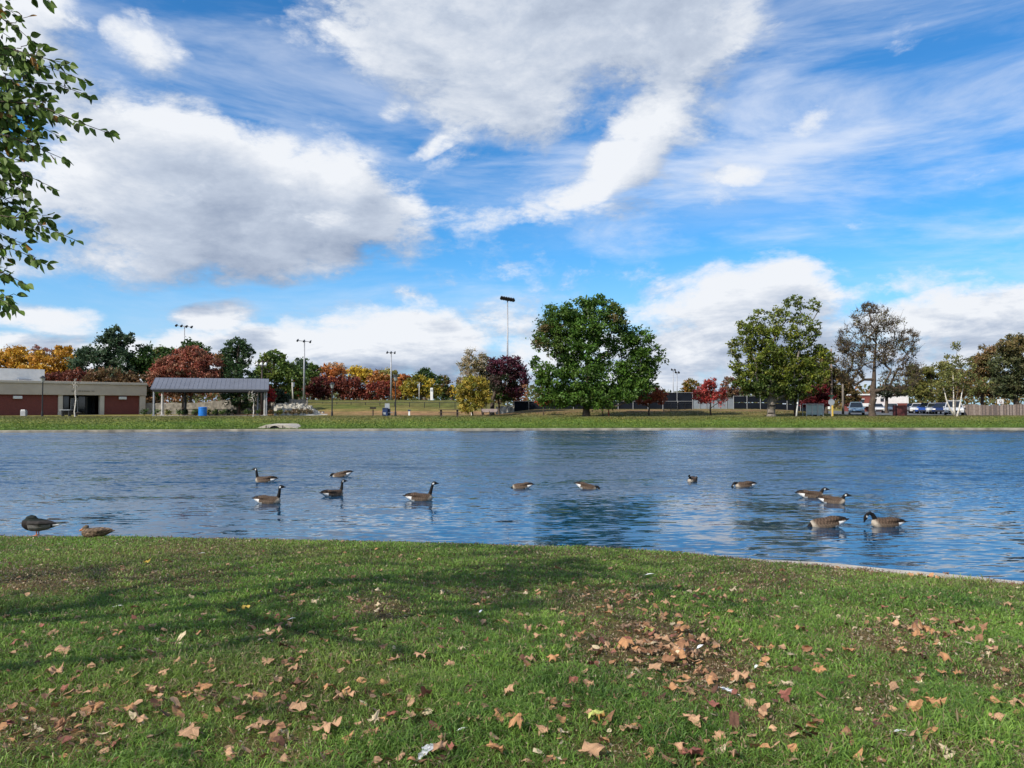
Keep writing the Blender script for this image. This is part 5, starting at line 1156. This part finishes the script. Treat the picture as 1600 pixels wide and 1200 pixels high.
# ------------------------------------------------------------------ geese and ducks
M['bird'] = attr_mat('plumage', .75, 0, .2, nscale=45, namp=.28)
def remeshed(name, mb, vox, it=2):
    o = bpy.data.objects.new('tmp', mb.mesh('tmp', M['bird'])); COL.objects.link(o); m = o.modifiers.new('r', 'REMESH'); m.mode = 'VOXEL'; m.voxel_size = vox
    s = o.modifiers.new('s', 'SMOOTH'); s.iterations = it; s.factor = .5
    dg = bpy.context.evaluated_depsgraph_get(); me = bpy.data.meshes.new_from_object(o.evaluated_get(dg)); bpy.data.objects.remove(o); me.name = name
    me.materials.clear(); me.materials.append(M['bird']); me.polygons.foreach_set('use_smooth', [True] * len(me.polygons)); return me
def loftx(mb, st, n=16):
    b = len(mb.v)
    for (x, z, hw, hh) in st:
        for k in range(n):
            q = 2 * math.pi * k / n; c, s = math.cos(q), math.sin(q); mb.v.append((x, hw * c, z + hh * (s if s > 0 else s)))
    for i in range(len(st) - 1):
        for k in range(n): mb.f.append([b + i * n + k, b + (i + 1) * n + k, b + (i + 1) * n + (k + 1) % n, b + i * n + (k + 1) % n]); mb.m.append(0)
    mb.f.append([b + k for k in range(n)]); mb.m.append(0); mb.f.append([b + (len(st) - 1) * n + k for k in range(n)][::-1]); mb.m.append(0)
def coords(me):
    v = np.empty(len(me.vertices) * 3, np.float32); me.vertices.foreach_get('co', v); return v.reshape(-1, 3).astype(float)
def setcol(me, C):
    a = me.color_attributes.new('Col', 'FLOAT_COLOR', 'POINT'); a.data.foreach_set('color', np.concatenate([C, np.ones((len(C), 1))], 1).astype(np.float32).ravel())
NECKS = {
    'up': [(.185, .10, .055), (.222, .17, .041), (.236, .25, .033), (.243, .33, .030), (.256, .378, .031)],
    'tall': [(.185, .10, .055), (.215, .18, .040), (.24, .27, .032), (.262, .35, .029), (.275, .395, .031)],
    'low': [(.185, .10, .055), (.225, .16, .040), (.25, .205, .033), (.275, .228, .031)],
    'arch': [(.185, .10, .055), (.222, .165, .042), (.255, .215, .035), (.305, .240, .032), (.352, .222, .031), (.375, .185, .031)],
    'dip': [(.185, .09, .055), (.235, .125, .042), (.28, .135, .036), (.32, .11, .033), (.338, .07, .032)],
    'under': [(.185, .07, .06), (.25, .05, .045), (.30, .0, .036), (.33, -.06, .033)]}
def goose(label, px, py, yaw, neck, pitch=0, s=1.0, hyaw=0, dx=0):
    d = ray(px, py); t = (0.0 - CAM_Z) / d[2]; P = np.array([0, 0, CAM_Z]) + d * t
    nk = NECKS[neck]; e = nk[-1]; mb = MB()
    loftx(mb, [(-.395, .125, .022, .006), (-.36, .120, .042, .012), (-.31, .108, .060, .030), (-.25, .088, .082, .058), (-.17, .070, .108, .088), (-.06, .058, .128, .112), (.06, .052, .132, .116), (.14, .055, .118, .108), (.20, .062, .092, .088), (.245, .068, .058, .058), (.265, .07, .02, .02)])
    # folded wing tips over the rump
    for sgn in (-1, 1): mb.tube([(.02, sgn * .085, .115), (-.12, sgn * .088, .140), (-.24, sgn * .055, .150), (-.335, sgn * .018, .150)], [.035, .042, .026, .006], 8)
    mb.tube([(a, 0, b) for a, b, c in nk], [c for a, b, c in nk], 12)
    if neck == 'under': hd = []
    else:
        dirs = {'up': (1, -.10), 'tall': (1, -.12), 'low': (1, -.12), 'arch': (.30, -1), 'dip': (.45, -1)}[neck]; q = np.array(dirs) / np.hypot(*dirs)
        f = np.array([q[0] * math.cos(R(hyaw)), q[0] * math.sin(R(hyaw)), q[1]]); o = np.array([e[0], 0, e[1]])
        st = [(-.012, .026), (.012, .034), (.038, .036), (.062, .029), (.080, .019), (.105, .013), (.128, .009), (.135, .004)]; hd = [(o + f * a, r) for a, r in st]
        mb.tube([h[0] for h in hd], [h[1] for h in hd], 12, squash=(.86, 1.08))
    me = remeshed('body', mb, .0075, 3); V = coords(me); x, y, z = V.T; n = len(V); rg = np.random.default_rng(int(px))
    C = np.empty((n, 3)); C[:] = (.125, .085, .058)
    top = sstep(.04, .12, z + .10 * np.abs(y) * 0 + .02)
    back = np.array([.085, .056, .038]); flank = np.array([.27, .20, .145]); breast = np.array([.52, .45, .36])
    C = flank * (1 - top[:, None]) + back * top[:, None]
    bars = (.5 + .5 * np.sin(x * 130 + 6 * vnoise(y, z, .03, 3)))[:, None] * top[:, None]; C = C * (1 + .95 * (bars - .4))
    fb = sstep(.12, .21, x - .6 * (z - .02) * (z > .02))[:, None]; C = C * (1 - fb) + breast * fb
    rump = ((x < -.185) & (z < .128 - .02) & (x > -.345))[:, None]; C = np.where(rump, (.72, .72, .70), C)
    ven = ((x < -.12) & (z < .035))[:, None]; C = np.where(ven, (.66, .65, .62), C)
    tail = (((x < -.30) & (z > .112)) | (x < -.345) | ((x < -.20) & (z > .150)))[:, None]; C = np.where(tail, (.018, .015, .014), C)
    best = np.full(n, 9.)
    for i in range(1, len(nk) - 1 + 0):
        a = np.array([nk[i][0], 0, nk[i][1]]); b = np.array([nk[i + 1][0], 0, nk[i + 1][1]]); u = np.clip(((V - a) @ (b - a)) / ((b - a) @ (b - a)), 0, 1)
        dd = np.linalg.norm(V - a - u[:, None] * (b - a), axis=1) / (nk[i][2] * (1 - u) + nk[i + 1][2] * u); best = np.minimum(best, dd)
    C = np.where((best < 1.22)[:, None], (.010, .009, .009), C)
    if hd:
        hp = V - hd[0][0]; ax = hp @ f; hdist = np.linalg.norm(V - (hd[0][0] + f * np.clip(ax, 0, .15)[:, None]), axis=1); ish = (hdist < .048) & (ax > -.03)
        C = np.where(ish[:, None], (.010, .009, .009), C)
        upv = np.cross(np.cross(f, [0, 0, 1.0] if abs(f[2]) < .7 else [1., 0, 0]), f); upv /= np.linalg.norm(upv); hz_ = hp @ upv; 
        cheek = ish & (ax > .004) & (ax < .036) & (hz_ < .006) & (hz_ > -.034); C = np.where(cheek[:, None], (.75, .75, .73), C)
    lum = C.max(axis=1, keepdims=True); C = np.where(lum < .55, C * .74, C)
    setcol(me, np.clip(C, .004, 1))
    root = empty('goose', P + np.array([0, 0, -.012]), R(yaw), label=label, cat='goose', group='canada geese floating on the pond'); root.scale = (s, s, s); root.rotation_euler = (0, R(pitch), R(yaw))
    link(bpy.data.objects.new('body', me), root)
    if hd:
        for sg in (-1, 1):
            sd = np.cross(f, upv); p = hd[0][0] + f * .056 + upv * .010 + sd * sg * .0255; MB().tube([p - sd * sg * .004, p + sd * sg * .003], [.005, .0035], 8).build('eye', M['black'], root)
goose('small goose swimming left with upright neck, farthest left in the pond', 414, 753, 180, 'up')
goose('goose dabbling with its head at the water and tail raised, upper left', 534, 745, 176, 'dip', 9)
goose('goose facing right with a tall black neck, left of the pond centre', 420, 786, -4, 'up')
goose('goose turned partly away with upright neck, below the dabbling one', 521, 775, 42, 'up', s=.95, hyaw=-20)
goose('goose with pale flank and tall neck facing right, alone left of centre', 657, 782, 0, 'tall', s=1.04)
goose('brown goose with its head under water in the pond centre', 815, 763, 172, 'under', 3, s=.9)
goose('goose tipping its black head to the water, below the oak reflection start', 917, 764, -12, 'dip', 10, s=.92)
goose('goose seen end on with lowered black head, right of the pond centre', 1082, 753, -122, 'low', s=.9)
goose('goose facing left with its white cheek tucked low, farthest along the right', 1163, 761, 186, 'dip', 0, s=.92)
goose('goose with bright white rump facing right, left one of the close pair', 1268, 777.5, -4, 'low', 2, s=1.02)
goose('goose facing right with short upright neck, right one of the close pair', 1302, 786, -38, 'low', 0, s=.95)
goose('goose feeding with head under water and white rump up, nearest of all', 1291, 823, 176, 'under', 4, s=1.05)
goose('goose arching its black neck down to drink, farthest right', 1384, 822.5, 183, 'arch', -3, s=.98)

def mallards():
    # drake standing asleep on the kerb
    P = np.array([-6.95, float(y_near(-6.95)) - .50, float(gz(-6.95, y_near(-6.95) - .50)) + .035]); root = empty('duck', P, R(184), label='dark drake standing asleep on orange legs at the left edge of the bank', cat='duck'); mb = MB()
    loftx(mb, [(-.30, .150, .010, .008), (-.26, .150, .030, .018), (-.20, .155, .055, .045), (-.12, .155, .085, .075), (-.02, .155, .100, .095), (.08, .160, .098, .098), (.16, .170, .080, .085), (.21, .175, .045, .055), (.225, .175, .012, .015)])
    mb.tube([(.14, 0, .20), (.125, 0, .245), (.085, .012, .262), (.04, .02, .255), (.01, .025, .238), (-.03, .03, .222)], [.055, .05, .043, .038, .026, .010], 12)
    for s in (-1, 1): mb.tube([(.08, s * .075, .19), (-.06, s * .08, .185), (-.17, s * .05, .180), (-.25, s * .02, .175)], [.03, .04, .024, .006], 8)
    me = remeshed('body', mb, .006); V = coords(me); x, y, z = V.T; C = np.empty((len(V), 3)); C[:] = (.15, .145, .135)
    C = np.where((x > .10)[:, None], (.014, .010, .009), C); C = np.where(((z > .165) & (x < .12))[:, None], (.030, .027, .025), C); C = np.where(((z > .225))[:, None], (.008, .013, .011), C)
    C = np.where(((x < -.20) & (z < .17))[:, None], (.015, .015, .015), C); C = np.where(((x < -.225) & (z > .135) & (z < .165))[:, None], (.5, .5, .48), C); setcol(me, C); link(bpy.data.objects.new('body', me), root)
    for s in (-1, 1):
        l = MB().tube([(0, s * .03, .09), (.005, s * .03, .04), (0, s * .03, .008)], [.010, .007, .008], 8); l.poly([(-.015, s * .03 - .006, .006), (.05, s * .03 - .028, .004), (.055, s * .03, .004), (.05, s * .03 + .028, .004), (-.015, s * .03 + .006, .006), (.0, s * .03, .016)], [(0, 1, 5), (1, 2, 5), (2, 3, 5), (3, 4, 5), (4, 0, 5)]); l.build('leg', M['amber'], root)
    # hen lying on the bank
    P = np.array([-6.05, float(y_near(-6.05)) - .55, float(gz(-6.05, y_near(-6.05) - .55)) + .015]); root = empty('duck', P, R(186), label='mottled brown hen duck resting on the bank edge beside the drake', cat='duck'); mb = MB()
    loftx(mb, [(-.27, .09, .010, .007), (-.23, .085, .030, .016), (-.17, .075, .055, .040), (-.09, .065, .085, .065), (.0, .06, .098, .075), (.08, .06, .09, .074), (.14, .065, .07, .062), (.18, .068, .035, .035)])
    mb.tube([(.12, 0, .09), (.125, 0, .12), (.12, 0, .14)], [.045, .036, .034], 10); mb.tube([(.10, 0, .142), (.125, 0, .146), (.155, 0, .134), (.175, 0, .118), (.21, 0, .098), (.225, 0, .090)], [.03, .036, .03, .016, .014, .006], 12)
    for s in (-1, 1): mb.tube([(.06, s * .07, .10), (-.06, s * .075, .10), (-.16, s * .045, .105), (-.23, s * .02, .11)], [.028, .034, .02, .005], 8)
    me = remeshed('body', mb, .006); V = coords(me); x, y, z = V.T; nn = vnoise(x + z * .7, y + z * 1.3, .012, 5)[:, None]; C = np.array([.05, .034, .024]) * (1 - nn) + np.array([.26, .18, .11]) * nn ** 1.5
    C = np.where(((z > .125) & (x > .08))[:, None], np.array([.11, .085, .06]) * (.8 + .4 * nn), C); C = np.where(((x > .172) & (z > .085) & (z < .13) & (np.abs(y) < .02))[:, None], (.42, .17, .07), C); setcol(me, C); link(bpy.data.objects.new('body', me), root)
    MB().tube([(.145, -.031, .148), (.145, -.034, .148)], [.005, .004], 8).build('eye', M['black'], root); MB().tube([(.145, .031, .148), (.145, .034, .148)], [.005, .004], 8).build('eye', M['black'], root)
mallards()

# ------------------------------------------------------------------ fallen leaves, one object each
def sycamore_leaf_mesh(seed, kind, col):
    rg = np.random.default_rng(seed)
    if kind == 'oak': tips = [(-150, .55), (-105, .72), (-60, .62), (0, 1.0), (60, .60), (105, .75), (150, .5)]; val = .34
    else: tips = [(-128, .62), (-66, .90), (0, 1.05), (64, .88), (126, .60)]; val = .60
    ang, rad = [], []
    for i, (a, r) in enumerate(tips):
        r *= rg.uniform(.88, 1.08); a += rg.uniform(-5, 5)
        if kind == 'oak': seq = [(-9, r * .75), (0, r), (9, r * .72)]
        else: seq = [(-17, r * .78), (-11, r * .73), (-7, r * .88), (0, r), (7, r * .85), (12, r * .72), (17, r * .76)]
        for da, rr in seq: ang.append(a + da); rad.append(rr * rg.uniform(.95, 1.04))
        if i < len(tips) - 1: ang.append((a + tips[i + 1][0]) / 2 + rg.uniform(-4, 4)); rad.append(val * rg.uniform(.85, 1.15))
    ang = [-180] + ang; rad = [.12] + rad
    ang = np.radians(ang); rad = np.array(rad) * .5; n = len(ang); P = [(0., 0.)]
    for f in (.36, .7, 1): P += [(r * f * math.cos(a), r * f * math.sin(a)) for a, r in zip(ang, rad)]
    P = np.array(P); cx, cy, c2 = rg.uniform(-1.3, .9), rg.uniform(-1.6, 1.1), rg.uniform(-1.2, 1.2)
    z = cx * P[:, 0] ** 2 * .8 + cy * P[:, 1] ** 2 * .9 + c2 * P[:, 0] * P[:, 1] + .15 * np.sin(P[:, 0] * 12 + P[:, 1] * 10 + seed) * np.hypot(P[:, 0], P[:, 1]) * 2 + .035 * np.sin(P[:, 1] * 23)
    V = np.c_[P, z]; T = [(0, 1 + i, 1 + (i + 1) % n) for i in range(n)]; Q = [(1 + k * n + i, 1 + (k + 1) * n + i, 1 + (k + 1) * n + (i + 1) % n, 1 + k * n + (i + 1) % n) for k in range(2) for i in range(n)]
    r = np.hypot(P[:, 0], P[:, 1]); C = np.array(col)[None] * (.85 + .3 * rg.random((len(P), 1))) * (1 - .25 * (r[:, None] > .3) * rg.random((len(P), 1)))
    if kind == 'half': C = np.where((P[:, 1] > .12)[:, None], (.42, .22, .07), C)
    # stalk
    s0 = len(V); pts = [(0, 0, .0), (-.2, .01, .015), (-.45, .03 * rg.uniform(-1, 1), .03)]; sv = []
    for p in pts: sv += [(p[0], p[1] - .008, p[2]), (p[0], p[1] + .008, p[2]), (p[0], p[1], p[2] + .012)]
    V = np.concatenate([V, np.array(sv)]); C = np.concatenate([C, np.repeat(np.array(col)[None] * .75, len(sv), 0)])
    for k in range(2):
        for j in range(3): Q.append((s0 + k * 3 + j, s0 + k * 3 + (j + 1) % 3, s0 + k * 3 + 3 + (j + 1) % 3, s0 + k * 3 + 3 + j))
    z0 = V[:, 2].min(); V[:, 2] -= z0
    return np_mesh('leaf_blade', V, np.array(Q), np.array(T), mats=[M['leaf']], cols=C, smooth=True)
M['leaf'] = attr_mat('dry_leaf', .65, .12, .25, nscale=60, namp=.3)
LCOL = {'tan': (.43, .26, .15), 'orange brown': (.43, .225, .105), 'brown': (.29, .15, .08), 'dark brown': (.12, .06, .038), 'pale': (.52, .42, .27), 'reddish': (.27, .105, .075), 'yellow': (.60, .42, .08), 'yellow green': (.42, .46, .13)}
T1 = "105,98 160,230,b 400,228 340,265 427,275,d 510,270 705,225,p 725,200,y 595,225 120,295 90,335 145,455 820,420 925,415,b 385,480 612,560,b 768,585,p 1140,440,y 1205,430,y 140,620 55,665 320,650,tB 505,700 795,680 750,665 707,700,o 880,718,tB 945,725 1020,715 1060,630 805,765 1015,760 585,750 270,770,tB 400,765,d 993,840,oB 735,850,tB 800,840 310,840,r 245,870 465,940,oB 630,955,oB 705,995 1190,925 1245,890 950,1065,tB 580,1105,r 600,1030,o 125,955,b 350,985 1240,1045 1140,1170 870,940,b 290,1025,b 240,680 1225,235,b 1125,208 30,480 80,590,b 20,760,b 660,440,b"
T2 = "300,208 440,215 610,245 597,278,p 715,165 805,182 1232,175,p 118,290 205,318,b 1125,258 290,402,p 175,402 222,400 612,362,b 540,428 600,418,p 610,455,d 390,487 120,540 330,597,o 140,620,d 270,560,o 225,660 920,355,p 1125,352 1085,415 1130,403,o 995,498 1130,600,b 1015,632,p 1070,685 1140,670 690,692,tB 825,678,tB 960,712 785,735,o 768,775,b 455,703,b 205,745 215,815,dB 290,785,b 360,848,o 45,712,tB 550,850,b 640,815,oB 760,878 845,892,rB 640,870,o 465,878 405,900 220,935,tB 350,1045,tB 25,1030,tB 130,1080,p 585,1000,pB 655,975,r 610,1060,b 1130,880,b 1250,860 1045,995 1100,985 1140,990 1225,990,oB 900,1155,tB 975,1140,r 1160,1170,oB 915,1090 185,1195,b 480,550 425,95 600,135,o 230,360,b"
T3 = "230,232,oB 20,150 310,310 490,228 880,268 810,320,bB 690,360,b 645,370 800,372 940,362,b 1030,385,tB 905,405 945,420,o 1095,345,p 1160,408,o 1240,385 65,360,p 440,432,oB 480,468,oB 265,465,p 765,410 705,462 975,468,o 1085,455,o 245,508 75,540 140,530 130,575 255,575 315,600 270,625 550,530 570,560,o 510,598 570,620,oB 605,615,tB 680,555,G 835,540,oB 860,535,o 1000,550,tB 935,590,tB 1025,620,tB 990,665 760,625 685,645,b 620,710,tB 700,740,tB 835,695,oX 390,650 210,695,o 100,700 60,685,d 405,722,r 300,805,r 500,810,b 380,810 650,870,d 800,850,oB 790,905 1110,780,tB 1160,810,r 1175,900 1005,930,rB 430,980,HB 30,1045,oB 165,1050 250,1060,p 585,1035 885,1010,tB 1235,965 1015,1070 375,1170,tB 825,1135 880,1175,rB 1095,1175 460,1100,o 190,905,b 540,410,b 1030,335,b 520,700,b 780,690 955,605"
T4 = "90,292 75,242,b 55,372,b 165,357,p 665,383,bB 820,370 855,405 1185,410,tB 580,425,r 640,480,pB 610,465,o 715,470,b 820,485,b 775,540,oB 825,560 885,585,b 735,565 945,505,tB 975,545,tB 1015,597 1075,555,b 1100,600,p 1235,515 1160,500,b 1245,635 1090,655,p 40,525 155,552,oB 180,640,bB 415,648,o 665,648 750,680,dB 850,680,oB 845,745,o 945,762,o 775,775 700,790,b 1165,745,b 245,742,o 540,815,o 1020,865 95,822,KB 65,885,rB 705,950,oB 800,925,oB 1125,912,oB 1225,915,tB 1250,880,b 1230,820,b 1115,1000,tB 935,980,b 1095,1115 905,1180,p 860,1140,p 760,265,o 880,268,b 710,265,o 800,258,r"
CODE = {'b': 'brown', 'd': 'dark brown', 'p': 'pale', 'y': 'yellow', 't': 'tan', 'o': 'orange brown', 'r': 'reddish', 'G': 'yellow green', 'H': 'yellow green', 'K': 'pale'}
def leaves():
    rg = np.random.default_rng(77); cache = {}; items = []
    for ti, T in enumerate((T1, T2, T3, T4)):
        for w in T.split():
            f = w.split(','); c = f[2] if len(f) > 2 else 't'; items.append((ti * 400 + float(f[0]) / 3.157, 820 + float(f[1]) / 3.157, c))
    for a, b, ra, rb, n in ((1000, 1000, 80, 35, 16), (1075, 1030, 60, 35, 10), (1440, 990, 80, 22, 8)):
        for k in range(n): items.append((a + rg.normal(0, .5) * ra, b + rg.normal(0, .5) * rb, rg.choice(['t', 'b', 'bB', 'oB', 'tB'])))
    items = items[-300:]
    used = {}
    for i, (px, py, c) in enumerate(items):
        if py > 1196: py = 1196
        P = hit(px, py)
        if P[1] > y_near(P[0]) - .3: P = hit(px, py + 5)
        col = CODE[c[0]] if c[0] in CODE else 'tan'
        if c[0] in 'BX': col = 'tan'
        big = 'B' in c; huge = 'X' in c; size = (.18 if huge else rg.uniform(.12, .155) if big else rg.uniform(.07, .115))
        kind = 'oak' if c[0] == 'K' or (c[0] == 'p' and rg.random() < .2) else ('half' if c[0] == 'H' else 'syc'); key = (col, kind, i % 5 if kind != 'half' else 0)
        if key not in cache: cache[key] = sycamore_leaf_mesh(i + 3, kind, LCOL[col])
        row = 'near the water' if py < 905 else 'on the upper lawn' if py < 985 else 'mid lawn' if py < 1080 else 'at the lawn front'
        cw = ['far left', 'left', 'left of centre', 'in the centre', 'right of centre', 'right', 'far right'][min(6, int(px / 228.6))]
        lb = f"{'huge' if huge else 'large' if big else 'small'} {col if kind != 'half' else 'green and orange'} fallen {'oak' if kind == 'oak' else 'sycamore'} leaf {row}, {cw}"
        k = used.get(lb, 0); used[lb] = k + 1
        if k: lb = lb.replace(' fallen', [' curled fallen', ' upturned fallen', ' crumpled fallen', ' tilted fallen', ' ragged fallen', ' dull fallen'][min(k - 1, 5)])
        o = bpy.data.objects.new('fallen_leaf', cache[key]); COL.objects.link(o); o.location = (P[0], P[1], P[2] + (.026 if big or huge else .024)); o.scale = (size, size * rg.uniform(.6, 1.0), size * rg.uniform(.6, 1.2))
        o.rotation_euler = (rg.normal(0, .14 if big else .28) + .10, rg.normal(0, .14 if big else .26), rg.uniform(0, 6.28)); tag(o, lb, 'leaf', 'fallen leaves scattered on the near lawn')
leaves()
def small_leaves():
    # the many small and broken leaves beyond the 300 individual ones
    rg = np.random.default_rng(91); n = 900; px = rg.uniform(-30, 1630, n); py = 860 + 350 * rg.random(n) ** .9
    for a, b, ra, rb, k in ((1020, 1010, 90, 40, 130), (1110, 1060, 70, 40, 60), (1450, 990, 90, 25, 70), (280, 1060, 130, 50, 90), (100, 1130, 90, 40, 40), (950, 940, 80, 20, 40), (500, 1060, 120, 60, 50)):
        px = np.concatenate([px, a + rg.normal(0, .7, k) * ra]); py = np.concatenate([py, b + rg.normal(0, .7, k) * rb])
    cols = np.array([LCOL[k] for k in ('tan', 'orange brown', 'brown', 'dark brown', 'reddish', 'pale')]); V, T, C = [], [], []; nv = 0
    for x, y in zip(px, py):
        P = hit(x, min(max(y, 856), 1199))
        if P[1] > y_near(P[0]) - .25: continue
        m = 9; ang = np.linspace(0, 2 * math.pi, m, endpoint=False) + rg.uniform(-.2, .2, m); r = rg.uniform(.45, 1.1, m) * rg.uniform(.016, .036)
        q = np.c_[r * np.cos(ang), r * np.sin(ang) * rg.uniform(.5, 1)]; k1, k2 = rg.uniform(-16, 16, 2); z = k1 * q[:, 0] ** 2 + k2 * q[:, 0] * q[:, 1]
        v = np.concatenate([[[0, 0, 0]], np.c_[q, z]]); a, b = rg.normal(0, .4, 2); v[:, 2] += a * v[:, 0] + b * v[:, 1]
        V.append(v + P + np.array([0, 0, rg.uniform(.022, .04)])); T += [(nv, nv + 1 + i, nv + 1 + (i + 1) % m) for i in range(m)]; nv += m + 1
        C.append(np.repeat((cols[rg.choice(6, p=[.32, .2, .24, .1, .06, .08])] * rg.uniform(.7, 1.15))[None], m + 1, 0))
    o = link(bpy.data.objects.new('leaf_fragments', np_mesh('leaf_fragments', np.concatenate(V), None, np.array(T), mats=[M['leaf']], cols=np.concatenate(C))))
    tag(o, 'small broken leaves strewn between the larger fallen leaves', 'litter', kind='stuff')
small_leaves()
M['greyfeather'] = mat('grey_feather', (.38, .39, .40), .8, .4, 40)
def feather(px, py, size, yaw, label, fluffy=False):
    P = hit(px, py); root = empty('feather', (P[0], P[1], P[2] + .025), yaw, label=label, cat='feather', group='white feathers dropped on the near lawn'); rg = np.random.default_rng(int(px))
    mb = MB(); n = 12
    L = [(t, .16 * math.sin(math.pi * min(1, t * 1.05 + .05)) ** .6 * (1 if not fluffy else rg.uniform(.7, 1.4)), .12 * math.sin(t * 2.5) + (rg.uniform(-.04, .04) if fluffy else 0)) for t in np.linspace(0, 1, n)]
    pts = []; 
    for t, w, z in L: pts += [(t * size, -w * size, z * size + .15 * w * size), (t * size, 0, z * size), (t * size, w * size, z * size + .15 * w * size)]
    F = []
    for i in range(n - 1): F += [(3 * i, 3 * i + 3, 3 * i + 4, 3 * i + 1), (3 * i + 1, 3 * i + 4, 3 * i + 5, 3 * i + 2)]
    mb.poly(pts, F); mb.build('vane', M['greyfeather' if fluffy else 'feather'], root, smooth=True)
    MB().tube([(-.25 * size, 0, 0)] + [(t * size, 0, z * size + .001) for t, w, z in L], .0012, 5).build('quill', M['feather'], root)
for a in ((1053, 1023, .075, .3, 'white feather lying on the worn patch, left one of the row'), (1068, 1025, .05, 1.2, 'short white feather in the middle of the row on the worn patch'), (1079, 1024, .055, 1.4, 'narrow white feather upright beside the orange leaf'), (1090, 1019, .075, .8, 'wide white feather at the right end of the row'),
          (451, 973, .05, .4, 'tiny white feather on the left of the upper lawn'), (749, 962, .06, 1.2, 'small pale feather left of the lawn centre'), (178, 953, .07, .2, 'pale feather on the upper left lawn'), (1009, 902, .09, .1, 'flat whitish feather near the water right of centre'), (312, 868, .06, .3, 'small white down feather near the water on the left'),
          (1395, 1152, .06, 0, 'small white feather at the right front of the lawn'), (1180, 1050, .05, 1, 'pale feather scrap at the right of the worn patch'), (715, 1150, .05, .5, 'tiny white feather above the grey wing feather')): feather(*a)
feather(1150, 1092, .10, 2.4, 'fluffy grey white feather beside a pinkish leaf, right of centre', True)
feather(655, 1194, .13, 1.1, 'large grey wing feather at the bottom edge of the lawn', True)

# ------------------------------------------------------------------ render settings
SC.view_settings.view_transform = 'Standard'; SC.view_settings.look = 'None'; SC.view_settings.exposure = 0.25; SC.view_settings.gamma = 1.0; SC.view_settings.use_curve_mapping = False
SC.render.engine = 'CYCLES'; cy = SC.cycles; cy.max_bounces = 6; cy.diffuse_bounces = 3; cy.glossy_bounces = 3; cy.transmission_bounces = 4; cy.transparent_max_bounces = 6; cy.caustics_reflective = False; cy.caustics_refractive = False
cy.use_adaptive_sampling = True; cy.adaptive_threshold = .02; cy.use_denoising = True; cy.sample_clamp_indirect = 6
